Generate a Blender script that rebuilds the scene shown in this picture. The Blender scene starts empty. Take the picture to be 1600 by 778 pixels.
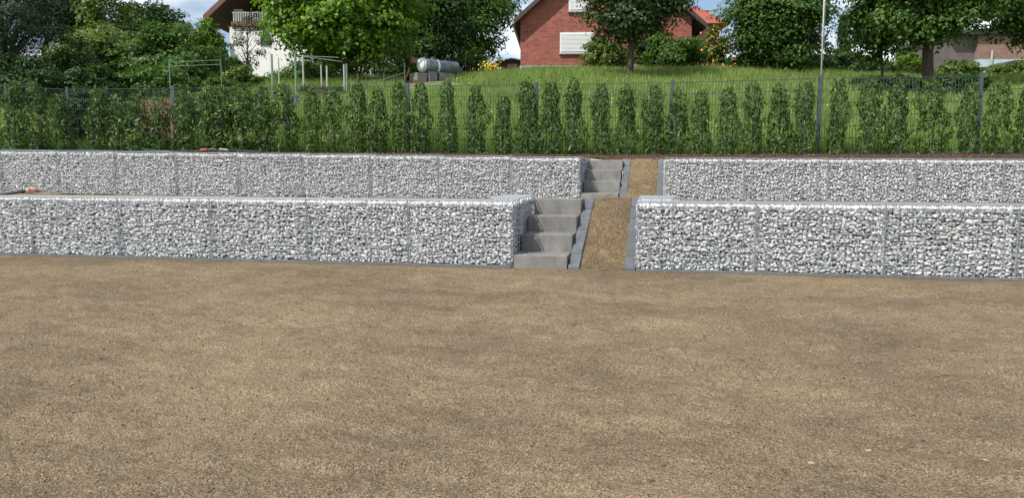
import bpy, bmesh, math, random
import numpy as np
from mathutils import Vector, Matrix
S = bpy.context.scene
COL = S.collection
R = math.radians
# ------------------------------------------------------------------ camera, sky, sun, exposure
YAW, CAM_H, FPX = R(11), 0.90, 1200.0
PITCH = math.atan(129 / FPX)
cd = bpy.data.cameras.new('camera'); cam = bpy.data.objects.new('camera', cd); COL.objects.link(cam)
cam.location = (0, 0, CAM_H); cam.rotation_euler = (R(90) - PITCH, 0, YAW)
cd.sensor_width = 36; cd.lens = 36 * FPX / 1600; cd.clip_start = 0.05; cd.clip_end = 3000
S.camera = cam
SUN_EL, SUN_AZ = R(50), math.atan2(-0.56, -0.83)         # azimuth of the sun as (sin, cos) = (x, y)
W = bpy.data.worlds.new('World'); S.world = W; W.use_nodes = True
wn, wl = W.node_tree.nodes, W.node_tree.links
wn.clear()
wout = wn.new('ShaderNodeOutputWorld'); wbg = wn.new('ShaderNodeBackground'); wbg.inputs[1].default_value = 0.10
sky = wn.new('ShaderNodeTexSky'); sky.sky_type = 'NISHITA'; sky.sun_disc = False
sky.sun_elevation = SUN_EL; sky.sun_rotation = SUN_AZ % (2 * math.pi); sky.air_density = 1.0; sky.dust_density = 0.6
tc = wn.new('ShaderNodeTexCoord'); mp = wn.new('ShaderNodeMapping'); mp.inputs['Scale'].default_value = (1, 1, 2.6)
mp.inputs['Location'].default_value = (0.35, 0.1, 0.0)
nz = wn.new('ShaderNodeTexNoise'); nz.inputs['Scale'].default_value = 3.4; nz.inputs['Detail'].default_value = 7; nz.inputs['Roughness'].default_value = 0.55
cr = wn.new('ShaderNodeValToRGB'); cr.color_ramp.elements[0].position = 0.44; cr.color_ramp.elements[1].position = 0.58
nz2 = wn.new('ShaderNodeTexNoise'); nz2.inputs['Scale'].default_value = 7; nz2.inputs['Detail'].default_value = 5
cr2 = wn.new('ShaderNodeValToRGB')
cr2.color_ramp.elements[0].position = 0.35; cr2.color_ramp.elements[0].color = (5.4, 5.9, 7.0, 1)
cr2.color_ramp.elements[1].position = 0.62; cr2.color_ramp.elements[1].color = (12.5, 12.7, 13.0, 1)
mx = wn.new('ShaderNodeMix'); mx.data_type = 'RGBA'
wl.new(tc.outputs['Generated'], mp.inputs['Vector'])
wl.new(mp.outputs[0], nz.inputs['Vector']); wl.new(mp.outputs[0], nz2.inputs['Vector'])
wl.new(nz.outputs[0], cr.inputs[0]); wl.new(nz2.outputs[0], cr2.inputs[0])
wl.new(cr.outputs[0], mx.inputs[0]); wl.new(sky.outputs[0], mx.inputs[6]); wl.new(cr2.outputs[0], mx.inputs[7])
wl.new(mx.outputs[2], wbg.inputs[0]); wl.new(wbg.outputs[0], wout.inputs[0])
sd = bpy.data.lights.new('sun', 'SUN'); sd.energy = 3.6; sd.angle = R(0.5); sd.color = (1.0, 0.955, 0.88)
sun = bpy.data.objects.new('sun', sd); COL.objects.link(sun)
sdir = Vector((math.sin(SUN_AZ) * math.cos(SUN_EL), math.cos(SUN_AZ) * math.cos(SUN_EL), math.sin(SUN_EL)))
sun.rotation_euler = sdir.to_track_quat('Z', 'Y').to_euler(); sun.location = (0, 0, 30)
S.view_settings.view_transform = 'Standard'; S.view_settings.look = 'None'
S.view_settings.exposure = 0.38; S.view_settings.gamma = 1.0
S.render.engine = 'CYCLES'

# ------------------------------------------------------------------ survey helpers (photo pixel -> place in the world)
sY, cY = math.sin(YAW), math.cos(YAW)
def ray(px, py):
    x = (px - 800) / FPX; y = -(py - 389) / FPX
    h = math.cos(PITCH) + y * math.sin(PITCH); z = -math.sin(PITCH) + y * math.cos(PITCH)
    return (-h * sY + x * cY, h * cY + x * sY, z)
def on_y(px, py, Y):
    d = ray(px, py); t = Y / d[1]
    return (d[0] * t, Y, CAM_H + d[2] * t)
def at(px, py, v):                                        # point at horizontal distance v in front of the camera
    d = ray(px, py); t = v / (-d[0] * sY + d[1] * cY)
    return Vector((d[0] * t, d[1] * t, CAM_H + d[2] * t))
def sl(py):                                               # slope of the line of sight through a photo row
    y = -(py - 389) / FPX; return (-math.sin(PITCH) + y * math.cos(PITCH)) / (math.cos(PITCH) + y * math.sin(PITCH))
def bed_z(X): return 1.10 + np.maximum(0, -X - 1) * 0.010
def ground(X, Y):
    X = np.asarray(X, float); Y = np.asarray(Y, float)
    u = X * cY + Y * sY; v = np.maximum(-X * sY + Y * cY, 0.5)
    c = u / v
    s = np.interp(c, [-0.6, -0.35, -0.22, -0.13, 0.04, 0.25, 0.4, 0.55], [0.178, 0.176, 0.182, 0.178, 0.192, 0.184, 0.168, 0.148])
    over = np.maximum(0, v - 36)
    t = np.maximum(0, Y - 13.9 - over * cY)
    far = np.minimum(over, 60) * 0.085
    bump = 0.03 * np.sin(X * 0.9 + Y * 0.35) * np.minimum(1, t / 6) + 0.05 * np.sin(Y * 0.8 - X * 0.2) * np.minimum(1, t / 6)
    return bed_z(X) - 0.02 + s * t + far + bump
def hit(px, py):                                          # where the line of sight meets the meadow
    d = ray(px, py); t = 14.3
    while t < 120:
        if CAM_H + d[2] * t < ground(d[0] * t, d[1] * t): break
        t += 0.05
    return Vector((d[0] * t, d[1] * t, float(ground(d[0] * t, d[1] * t)) - 0.02)), t

# ------------------------------------------------------------------ materials
def new_mat(name):
    m = bpy.data.materials.new(name); m.use_nodes = True
    n = m.node_tree.nodes; return m, n, m.node_tree.links, n['Principled BSDF']
def ramp(n, stops):
    r = n.new('ShaderNodeValToRGB'); e = r.color_ramp.elements
    while len(e) < len(stops): e.new(0.5)
    for i, (p, c) in enumerate(stops): e[i].position = p; e[i].color = (*c, 1)
    return r
def noise(n, l, scale, detail=4, rough=0.55, vec=None, stretch=None):
    t = n.new('ShaderNodeTexNoise'); t.inputs['Scale'].default_value = scale; t.inputs['Detail'].default_value = detail
    t.inputs['Roughness'].default_value = rough
    g = n.new('ShaderNodeNewGeometry').outputs['Position'] if vec is None else vec
    if stretch:
        m = n.new('ShaderNodeMapping'); m.inputs['Scale'].default_value = stretch; l.new(g, m.inputs[0]); g = m.outputs[0]
    l.new(g, t.inputs['Vector']); return t.outputs[0]
def mix(n, l, a, b, f, mode='MIX'):
    m = n.new('ShaderNodeMix'); m.data_type = 'RGBA'; m.blend_type = mode
    for v, s in ((f, 0), (a, 6), (b, 7)):
        if isinstance(v, (int, float)): m.inputs[s].default_value = v
        elif isinstance(v, tuple): m.inputs[s].default_value = (*v, 1)
        else: l.new(v, m.inputs[s])
    return m.outputs[2]
def bump(n, l, h, b, strength, dist):
    k = n.new('ShaderNodeBump'); k.inputs['Strength'].default_value = strength; k.inputs['Distance'].default_value = dist
    l.new(h, k.inputs['Height']); l.new(k.outputs[0], b.inputs['Normal'])
def simple(name, col, rough=0.8, metal=0.0, var=0.25, scale=6, bmp=0.0, bd=0.01, detail=5):
    m, n, l, b = new_mat(name)
    c2 = tuple(x * (1 - var) for x in col); c3 = tuple(min(1, x * (1 + var * 0.6)) for x in col)
    nn = noise(n, l, scale, detail)
    r = ramp(n, [(0.3, c2), (0.7, c3)]); l.new(nn, r.inputs[0]); l.new(r.outputs[0], b.inputs['Base Color'])
    b.inputs['Roughness'].default_value = rough; b.inputs['Metallic'].default_value = metal
    if bmp: bump(n, l, noise(n, l, scale * 6, 5), b, bmp, bd)
    return m
def per_piece(n, l):                                      # one random number per loose piece or per object
    g = n.new('ShaderNodeNewGeometry'); o = n.new('ShaderNodeObjectInfo')
    a = n.new('ShaderNodeMath'); a.operation = 'ADD'; l.new(g.outputs['Random Per Island'], a.inputs[0]); l.new(o.outputs['Random'], a.inputs[1])
    f = n.new('ShaderNodeMath'); f.operation = 'FRACT'; l.new(a.outputs[0], f.inputs[0]); return f.outputs[0]
def leaf_mat(name, dark, mid, light, trans=0.35, rough=0.45, spec=0.4):
    m, n, l, b = new_mat(name)
    r = ramp(n, [(0.0, dark), (0.55, mid), (1.0, light)]); l.new(per_piece(n, l), r.inputs[0])
    big = noise(n, l, 0.9, 2)
    rr = ramp(n, [(0.35, (0.72, 0.78, 0.75)), (0.65, (1.12, 1.08, 1.0))]); l.new(big, rr.inputs[0])
    c = mix(n, l, r.outputs[0], rr.outputs[0], 1.0, 'MULTIPLY')
    l.new(c, b.inputs['Base Color']); b.inputs['Roughness'].default_value = rough; b.inputs['Specular IOR Level'].default_value = spec
    t = n.new('ShaderNodeBsdfTranslucent'); tcol = mix(n, l, c, (1.15, 1.25, 0.45), 1.0, 'MULTIPLY'); l.new(tcol, t.inputs[0])
    ms = n.new('ShaderNodeMixShader'); ms.inputs[0].default_value = trans
    l.new(b.outputs[0], ms.inputs[1]); l.new(t.outputs[0], ms.inputs[2]); l.new(ms.outputs[0], n['Material Output'].inputs[0])
    return m
def piece_mat(name, stops, rough=0.85, fine=0.15, fs=60, spec=0.3):
    m, n, l, b = new_mat(name)
    r = ramp(n, stops); l.new(per_piece(n, l), r.inputs[0])
    f = ramp(n, [(0.3, (1 - fine,) * 3), (0.7, (1 + fine,) * 3)]); l.new(noise(n, l, fs, 4), f.inputs[0])
    l.new(mix(n, l, r.outputs[0], f.outputs[0], 1.0, 'MULTIPLY'), b.inputs['Base Color'])
    b.inputs['Roughness'].default_value = rough; b.inputs['Specular IOR Level'].default_value = spec
    return m
def gravel_mat(name, tint=(1, 1, 1)):
    m, n, l, b = new_mat(name)
    T = lambda c: tuple(a * k for a, k in zip(c, tint))
    pos = n.new('ShaderNodeNewGeometry').outputs['Position']
    vo = n.new('ShaderNodeTexVoronoi'); vo.inputs['Scale'].default_value = 210; l.new(pos, vo.inputs['Vector'])
    vo2 = n.new('ShaderNodeTexVoronoi'); vo2.inputs['Scale'].default_value = 62; l.new(pos, vo2.inputs['Vector'])
    sep = n.new('ShaderNodeSeparateColor'); l.new(vo.outputs['Color'], sep.inputs[0])
    g = ramp(n, [(0.0, T((0.142, 0.102, 0.059))), (0.35, T((0.228, 0.170, 0.102))), (0.7, T((0.300, 0.230, 0.142))), (1.0, T((0.41, 0.335, 0.23)))])
    l.new(sep.outputs[0], g.inputs[0])
    big = noise(n, l, 0.7, 6, 0.66, stretch=(1, 1.25, 1))
    br = ramp(n, [(0.32, (0.62, 0.61, 0.64)), (0.5, (0.93, 0.93, 0.93)), (0.66, (1.15, 1.14, 1.10))]); l.new(big, br.inputs[0])
    c = mix(n, l, g.outputs[0], br.outputs[0], 1.0, 'MULTIPLY')
    cl = ramp(n, [(0.36, (0.74, 0.72, 0.72)), (0.46, (1, 1, 1)), (1, (1, 1, 1))]); l.new(noise(n, l, 11, 9, 0.78), cl.inputs[0]); c = mix(n, l, c, cl.outputs[0], 1.0, 'MULTIPLY')
    mid = noise(n, l, 4.0, 8, 0.75, stretch=(1, 1.15, 1))
    mr = ramp(n, [(0.3, (0.78, 0.76, 0.75)), (0.5, (1.0, 1.0, 1.0)), (0.72, (1.12, 1.12, 1.1))]); l.new(mid, mr.inputs[0])
    c = mix(n, l, c, mr.outputs[0], 1.0, 'MULTIPLY')
    l.new(c, b.inputs['Base Color']); b.inputs['Roughness'].default_value = 0.95; b.inputs['Specular IOR Level'].default_value = 0.15
    k = n.new('ShaderNodeBump'); k.inputs['Strength'].default_value = 0.75; k.inputs['Distance'].default_value = 0.006; k.invert = True
    l.new(vo.outputs['Distance'], k.inputs['Height'])
    k2 = n.new('ShaderNodeBump'); k2.inputs['Strength'].default_value = 0.8; k2.inputs['Distance'].default_value = 0.03
    l.new(noise(n, l, 22, 5, 0.7), k2.inputs['Height']); l.new(k.outputs[0], k2.inputs['Normal']); l.new(k2.outputs[0], b.inputs['Normal'])
    return m
def brick_mat(name, c1, c2, mortar, scale=1.0):
    m, n, l, b = new_mat(name)
    t = n.new('ShaderNodeTexCoord')
    mpn = n.new('ShaderNodeMapping'); mpn.inputs['Rotation'].default_value = (R(90), 0, 0); l.new(t.outputs['Object'], mpn.inputs[0])
    k = n.new('ShaderNodeTexBrick'); k.inputs['Scale'].default_value = scale
    k.inputs['Brick Width'].default_value = 0.25; k.inputs['Row Height'].default_value = 0.083; k.inputs['Mortar Size'].default_value = 0.007
    k.inputs['Color1'].default_value = (*c1, 1); k.inputs['Color2'].default_value = (*c2, 1); k.inputs['Mortar'].default_value = (*mortar, 1); k.inputs['Bias'].default_value = -0.1
    l.new(mpn.outputs[0], k.inputs['Vector'])
    v = ramp(n, [(0.3, (0.75, 0.75, 0.78)), (0.7, (1.15, 1.1, 1.1))]); l.new(noise(n, l, 9, 5, 0.75), v.inputs[0])
    l.new(mix(n, l, k.outputs[0], v.outputs[0], 1.0, 'MULTIPLY'), b.inputs['Base Color']); b.inputs['Roughness'].default_value = 0.85
    bump(n, l, k.outputs['Fac'], b, 0.4, 0.01)
    return m
def concrete_mat(name, col, streak=0.25):
    m, n, l, b = new_mat(name)
    a = ramp(n, [(0.3, tuple(x * 0.8 for x in col)), (0.7, tuple(x * 1.15 for x in col))]); l.new(noise(n, l, 7, 6, 0.65), a.inputs[0])
    s = ramp(n, [(0.35, (1 - streak, 1 - streak * 1.1, 1 - streak * 1.3)), (0.6, (1.0, 1.0, 1.0))]); l.new(noise(n, l, 3.1, 6, 0.7, stretch=(2.2, 2, 0.7)), s.inputs[0])
    p = ramp(n, [(0.27, (0.6, 0.6, 0.6)), (0.36, (1, 1, 1)), (0.7, (1, 1, 1)), (0.78, (1.35, 1.35, 1.35))]); l.new(noise(n, l, 60, 3), p.inputs[0])
    o = n.new('ShaderNodeObjectInfo'); orr = ramp(n, [(0, (0.88, 0.89, 0.9)), (1, (1.1, 1.08, 1.06))]); l.new(o.outputs['Random'], orr.inputs[0])
    c = mix(n, l, a.outputs[0], s.outputs[0], 1.0, 'MULTIPLY'); c = mix(n, l, c, p.outputs[0], 1.0, 'MULTIPLY'); c = mix(n, l, c, orr.outputs[0], 1.0, 'MULTIPLY')
    l.new(c, b.inputs['Base Color']); b.inputs['Roughness'].default_value = 0.85
    bump(n, l, noise(n, l, 90, 4), b, 0.3, 0.003)
    return m
M = {}
M['gravel'] = gravel_mat('tan_grit'); M['path_gravel'] = gravel_mat('path_grit', (1.06, 1.01, 0.94))
M['chip'] = piece_mat('grit_chips', [(0, (0.11, 0.08, 0.048)), (0.5, (0.225, 0.169, 0.103)), (0.85, (0.32, 0.252, 0.162)), (1, (0.50, 0.43, 0.32))], fine=0.1, fs=200)
M['stone'] = piece_mat('pale_limestone', [(0, (0.40, 0.41, 0.42)), (0.2, (0.55, 0.56, 0.57)), (0.6, (0.65, 0.66, 0.665)), (0.97, (0.74, 0.74, 0.73)), (0.98, (0.58, 0.52, 0.42)), (1, (0.74, 0.74, 0.74))], rough=0.75, fine=0.18, fs=45)
M['core'] = simple('shaded_core', (0.22, 0.22, 0.225), 0.95, var=0.5, scale=40, bmp=0.8, bd=0.02)  # darker than the limestone: shade between the stones put in as colour
M['wire'] = simple('galvanised_wire', (0.30, 0.335, 0.36), 0.6, 0.2, 0.15, 30)
M['spiral'] = simple('dull_galvanised_spiral', (0.30, 0.33, 0.35), 0.5, 0.7, 0.2, 30)
M['step'] = concrete_mat('cast_concrete', (0.235, 0.232, 0.226), 0.25)
M['kerb'] = concrete_mat('bluish_kerb_concrete', (0.13, 0.142, 0.158), 0.2)
M['bark'] = simple('brown_bark', (0.085, 0.065, 0.048), 0.95, var=0.45, scale=14, bmp=0.8, bd=0.03)
M['mulch'] = simple('bark_mulch_bed', (0.10, 0.055, 0.035), 0.95, var=0.5, scale=30, bmp=0.9, bd=0.03)
M['mulch_chip'] = piece_mat('mulch_chips', [(0, (0.055, 0.03, 0.02)), (0.5, (0.15, 0.07, 0.045)), (0.85, (0.24, 0.12, 0.075)), (1, (0.40, 0.28, 0.17))], fine=0.2)
M['post'] = simple('anthracite_powder_coat', (0.075, 0.092, 0.104), 0.45, 0.2, 0.15, 10)
M['fence_wire'] = simple('anthracite_rod', (0.078, 0.097, 0.106), 0.45, 0.2, 0.1, 10)
M['laurel'] = leaf_mat('laurel_leaf', (0.026, 0.0591, 0.0176), (0.0591, 0.1239, 0.0326), (0.1537, 0.2601, 0.0692), 0.28, 0.46, 0.35)
M['laurel_dry'] = leaf_mat('laurel_leaf_yellowish', (0.0298, 0.0668, 0.0151), (0.0745, 0.1402, 0.0281), (0.1689, 0.2671, 0.0648), 0.28, 0.5, 0.35)
M['lime_leaf'] = leaf_mat('bright_green_leaf', (0.0698, 0.1455, 0.0152), (0.132, 0.2513, 0.0253), (0.2329, 0.3835, 0.0443), 0.45, 0.45, 0.3)
M['green_leaf'] = leaf_mat('mid_green_leaf', (0.039, 0.09, 0.018), (0.075, 0.1575, 0.03), (0.135, 0.2475, 0.048), 0.35, 0.5, 0.3)
M['olive_leaf'] = leaf_mat('yellow_green_leaf', (0.0653, 0.1087, 0.0203), (0.1232, 0.1885, 0.0377), (0.2175, 0.29, 0.0653), 0.35, 0.5, 0.3)
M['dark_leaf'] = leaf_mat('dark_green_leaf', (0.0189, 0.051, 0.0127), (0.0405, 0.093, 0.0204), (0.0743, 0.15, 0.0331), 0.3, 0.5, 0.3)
M['grey_leaf'] = leaf_mat('fruit_tree_leaf', (0.039, 0.072, 0.027), (0.075, 0.123, 0.045), (0.1425, 0.2025, 0.0825), 0.3, 0.5, 0.3)
M['needle'] = leaf_mat('pine_needles', (0.016, 0.0352, 0.016), (0.032, 0.064, 0.0272), (0.0672, 0.1088, 0.048), 0.15, 0.6, 0.2)
M['grass'] = leaf_mat('meadow_grass_blade', (0.1337, 0.225, 0.0562), (0.2339, 0.3642, 0.0986), (0.4232, 0.5359, 0.2113), 0.45, 0.6, 0.15)
M['dry_grass'] = leaf_mat('dry_grass_blade', (0.17, 0.16, 0.06), (0.27, 0.255, 0.11), (0.40, 0.37, 0.2), 0.4, 0.6, 0.15)
M['meadow'] = simple('meadow_soil_and_grass', (0.15, 0.19, 0.062), 0.95, var=0.4, scale=2.5, bmp=0.7, bd=0.06)
M['petal_white'] = simple('white_petals', (0.75, 0.75, 0.68), 0.7, var=0.1)
M['petal_yellow'] = simple('yellow_petals', (0.72, 0.52, 0.04), 0.7, var=0.15)
M['petal_orange'] = simple('orange_petals', (0.80, 0.30, 0.12), 0.7, var=0.3, scale=8)
M['white_wall'] = simple('white_render', (0.80, 0.79, 0.76), 0.9, var=0.06, scale=2, bmp=0.15)
M['shaded_wall'] = simple('tree_shaded_render', (0.15, 0.125, 0.125), 0.9, var=0.2, scale=2)  # render darkened: the tree's shade is put into its colour
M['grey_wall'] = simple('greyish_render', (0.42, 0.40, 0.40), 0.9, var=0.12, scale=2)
M['brown_wood'] = simple('dark_brown_boards', (0.085, 0.042, 0.032), 0.7, var=0.3, scale=5)
M['red_wood'] = simple('reddish_brown_boards', (0.16, 0.075, 0.055), 0.7, var=0.25, scale=5)
M['red_brick'] = brick_mat('red_brick', (0.37, 0.105, 0.07), (0.22, 0.055, 0.04), (0.34, 0.22, 0.18))
M['tan_brick'] = brick_mat('brownish_brick', (0.30, 0.17, 0.12), (0.22, 0.125, 0.09), (0.30, 0.24, 0.2))
M['plinth'] = simple('grey_plinth', (0.36, 0.36, 0.36), 0.9, var=0.15, scale=3)
M['blue_base'] = simple('pale_blue_render', (0.45, 0.56, 0.60), 0.9, var=0.1, scale=3)
M['roof_dark'] = simple('dark_grey_tiles', (0.075, 0.07, 0.072), 0.7, var=0.3, scale=12, bmp=0.5, bd=0.03)
M['roof_red'] = simple('orange_red_tiles', (0.36, 0.085, 0.05), 0.7, var=0.3, scale=9, bmp=0.6, bd=0.04)
M['shutter'] = simple('white_shutter', (0.74, 0.75, 0.76), 0.5, var=0.05, scale=2)
M['white_frame'] = simple('white_frame', (0.72, 0.72, 0.70), 0.5, var=0.05)
M['glass'] = simple('dark_window_glass', (0.05, 0.065, 0.085), 0.08, var=0.2, scale=1)
M['tank'] = simple('grey_tank_paint', (0.115, 0.145, 0.17), 0.45, 0.0, var=0.15, scale=3)
M['tank_white'] = simple('white_tank_paint', (0.72, 0.74, 0.74), 0.4, var=0.08, scale=3)
M['rust'] = simple('orange_primer', (0.38, 0.13, 0.06), 0.7, var=0.2)
M['green_paint'] = simple('faded_green_paint', (0.16, 0.26, 0.18), 0.6, var=0.25, scale=4)
M['pale_paint'] = simple('chalky_white_paint', (0.42, 0.43, 0.37), 0.6, var=0.25, scale=4)
M['flag'] = simple('white_pole_paint', (0.68, 0.69, 0.70), 0.45, var=0.08)
M['rubber'] = simple('black_rubber', (0.02, 0.024, 0.024), 0.5, var=0.2)
M['teal'] = simple('teal_hose', (0.03, 0.11, 0.11), 0.5, var=0.2)
M['red_plastic'] = simple('orange_red_plastic', (0.36, 0.07, 0.045), 0.5, var=0.1)
M['grey_plastic'] = simple('grey_plastic', (0.22, 0.23, 0.23), 0.4, var=0.1)
M['green_plastic'] = simple('bright_green_plastic', (0.03, 0.30, 0.16), 0.4, var=0.1)
M['pebble'] = simple('pale_sandstone', (0.36, 0.32, 0.19), 0.9, var=0.15, scale=40)
M['tan_wood'] = simple('weathered_tan_boards', (0.30, 0.17, 0.11), 0.8, var=0.3, scale=6)

# ------------------------------------------------------------------ mesh helpers
def link(name, me, mat, parent=None, smooth=False):
    o = bpy.data.objects.new(name, me); COL.objects.link(o)
    if mat is not None and not me.materials: me.materials.append(mat)
    if parent is not None: o.parent = parent
    if smooth: me.polygons.foreach_set('use_smooth', [True] * len(me.polygons))
    return o
def np_mesh(name, V, F):
    V = np.asarray(V, np.float32); F = np.asarray(F, np.int32); k = F.shape[1]
    me = bpy.data.meshes.new(name)
    me.vertices.add(len(V)); me.vertices.foreach_set('co', V.ravel())
    me.loops.add(F.size); me.loops.foreach_set('vertex_index', F.ravel())
    me.polygons.add(len(F)); me.polygons.foreach_set('loop_start', np.arange(0, F.size, k, dtype=np.int32))
    me.update(calc_edges=True); return me
def tag(o, label=None, cat=None, group=None, kind=None):
    if label: o['label'] = label
    if cat: o['category'] = cat
    if group: o['group'] = group
    if kind: o['kind'] = kind
    return o
def empty(name, loc, label, cat, group=None, rz=0):
    o = bpy.data.objects.new(name, None); COL.objects.link(o); o.location = loc; o.rotation_euler.z = rz; o.empty_display_size = 0.1
    return tag(o, label, cat, group)
class MB:
    def __init__(s): s.v = []; s.f = []
    def add(s, v, f):
        b = len(s.v); s.v += [tuple(x) for x in v]; s.f += [tuple(i + b for i in q) for q in f]; return s
    def box(s, x0, x1, y0, y1, z0, z1):
        return s.add([(x0,y0,z0),(x1,y0,z0),(x1,y1,z0),(x0,y1,z0),(x0,y0,z1),(x1,y0,z1),(x1,y1,z1),(x0,y1,z1)],
                     [(0,3,2,1),(4,5,6,7),(0,1,5,4),(1,2,6,5),(2,3,7,6),(3,0,4,7)])
    def prism(s, pts, y0, y1):                            # x-z outline pushed from y0 to y1
        n = len(pts); v = [(x, y0, z) for x, z in pts] + [(x, y1, z) for x, z in pts]
        return s.add(v, [tuple(range(n)), tuple(range(2*n-1, n-1, -1))] + [(i, i+n, (i+1) % n + n, (i+1) % n) for i in range(n)])
    def prism_x(s, pts, x0, x1):                          # y-z outline pushed from x0 to x1
        n = len(pts); v = [(x0, y, z) for y, z in pts] + [(x1, y, z) for y, z in pts]
        return s.add(v, [tuple(range(n-1, -1, -1)), tuple(range(n, 2*n))] + [(i, (i+1) % n, (i+1) % n + n, i+n) for i in range(n)])
    def tube(s, pts, rad, n=6, cap=True):
        pts = [Vector(p) for p in pts]; rings = []
        rr = rad if isinstance(rad, (list, tuple)) else [rad] * len(pts)
        v = []; f = []
        for i, p in enumerate(pts):
            d = (pts[min(i+1, len(pts)-1)] - pts[max(i-1, 0)]).normalized()
            a = d.cross(Vector((0, 0, 1)) if abs(d.z) < 0.95 else Vector((1, 0, 0))).normalized(); b = a.cross(d)
            v += [p + (a * math.cos(2*math.pi*k/n) + b * math.sin(2*math.pi*k/n)) * rr[i] for k in range(n)]
        for i in range(len(pts) - 1):
            f += [(i*n+k, i*n+(k+1) % n, (i+1)*n+(k+1) % n, (i+1)*n+k) for k in range(n)]
        if cap: f += [tuple(range(n-1, -1, -1)), tuple(range((len(pts)-1)*n, len(pts)*n))]
        return s.add(v, f)
    def build(s, name, mat, parent=None, smooth=False, bevel=0, seg=1):
        me = bpy.data.meshes.new(name); me.from_pydata(s.v, [], s.f)
        bm = bmesh.new(); bm.from_mesh(me)
        bmesh.ops.recalc_face_normals(bm, faces=bm.faces)
        if bevel: bmesh.ops.bevel(bm, geom=bm.edges[:], offset=bevel, segments=seg, affect='EDGES', profile=0.6)
        bm.to_mesh(me); bm.free(); me.update()
        return link(name, me, mat, parent, smooth)
rs = np.random.RandomState(7); rnd = random.Random(5)
def rand_rot(rs, n):
    q = rs.normal(size=(n, 4)); q /= np.linalg.norm(q, axis=1)[:, None]
    w, x, y, z = q.T
    return np.stack([np.stack([1-2*(y*y+z*z), 2*(x*y-z*w), 2*(x*z+y*w)], 1), np.stack([2*(x*y+z*w), 1-2*(x*x+z*z), 2*(y*z-x*w)], 1),
                     np.stack([2*(x*z-y*w), 2*(y*z+x*w), 1-2*(x*x+y*y)], 1)], 1)
# ---- crushed-rock variants: convex hulls, 20-28 triangles
ROCKS = []
for i in range(28):
    bm = bmesh.new(); r2 = np.random.RandomState(100 + i); n = 11
    p = r2.normal(size=(n, 3)); p /= np.linalg.norm(p, axis=1)[:, None]; p *= r2.uniform(0.72, 1.1, (n, 1)); p *= 0.5
    for q in p: bm.verts.new(q)
    h = bmesh.ops.convex_hull(bm, input=bm.verts)
    bmesh.ops.delete(bm, geom=list({g for g in h['geom_interior'] + h['geom_unused'] if isinstance(g, bmesh.types.BMVert)}), context='VERTS')
    bmesh.ops.triangulate(bm, faces=bm.faces); bmesh.ops.recalc_face_normals(bm, faces=bm.faces)
    me = bpy.data.meshes.new('stone'); bm.to_mesh(me); bm.free(); me.materials.append(M['stone'])
    V = np.array([v.co[:] for v in me.vertices]); F = np.array([list(q.vertices) for q in me.polygons])
    sz = V.max(0) - V.min(0); V = V / sz - (V.max(0) + V.min(0)) / 2 / sz
    me.vertices.foreach_set('co', V.astype(np.float32).ravel()); me.update()
    ROCKS.append((me, V, F))
def scatter(items, variants):                             # items: (variant, matrix 3x3, position) -> one joined mesh's arrays
    Vs, Fs, o = [], [], 0
    for k, m3, p in items:
        V, F = variants[k]
        Vs.append(V @ m3.T + p); Fs.append(F + o); o += len(V)
    return np.concatenate(Vs), np.concatenate(Fs)
def fill_face(org, U, N, w, h, seed, layers=((0.029, 1.0), (0.068, 1.0)), up=Vector((0, 0, 1)), big=1.0):
    """stones lying in rough courses behind one face of a basket; returns (variant, size, rotation, position, width, layer)"""
    r = random.Random(seed); out = []
    for li, (dep, sc) in enumerate(layers):
        z = -0.004
        while z < h - 0.012:
            rh = r.uniform(0.019, 0.030) * big
            x = -r.uniform(0, 0.03)
            while x < w:
                sw = r.choice((r.uniform(0.024, 0.037), r.uniform(0.031, 0.049), r.uniform(0.040, 0.064))) * big
                cx, cz = x + sw / 2, min(z + rh / 2 + r.uniform(-0.009, 0.009), h - 0.018)
                if cx < w - 0.010:
                    sx = sw * r.uniform(0.92, 1.12); sz = rh * r.uniform(0.8, 1.22); sy = r.uniform(0.035, 0.055); cz = min(cz, h - sz * 0.5 - 0.004)
                    sx = min(sx, 2 * min(cx + 0.006, w - cx + 0.006) + 0.01) if w > 0.2 else sx
                    pos = Vector(org) + U * cx + up * cz - N * (dep + r.uniform(-0.008, 0.016))
                    M3 = Matrix((U, N, up)).transposed()
                    rot = M3 @ Matrix.Rotation(r.gauss(0, 0.24), 3, 'Y') @ Matrix.Rotation(r.gauss(0, 0.2), 3, 'Z') @ Matrix.Rotation(r.gauss(0, 0.3), 3, 'X')
                    if r.random() < 0.5: rot = rot @ Matrix.Rotation(math.pi, 3, r.choice('XYZ'))
                    out.append((r.randrange(len(ROCKS)), (sx, sy, sz), rot, pos, sx, li))
                x += sw * 0.92
            z += rh * 0.91
    return out
def wire_box(mb, p0, p1, r):
    p0 = Vector(p0); p1 = Vector(p1); mb.tube([p0, p1], r, 4, False)
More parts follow.
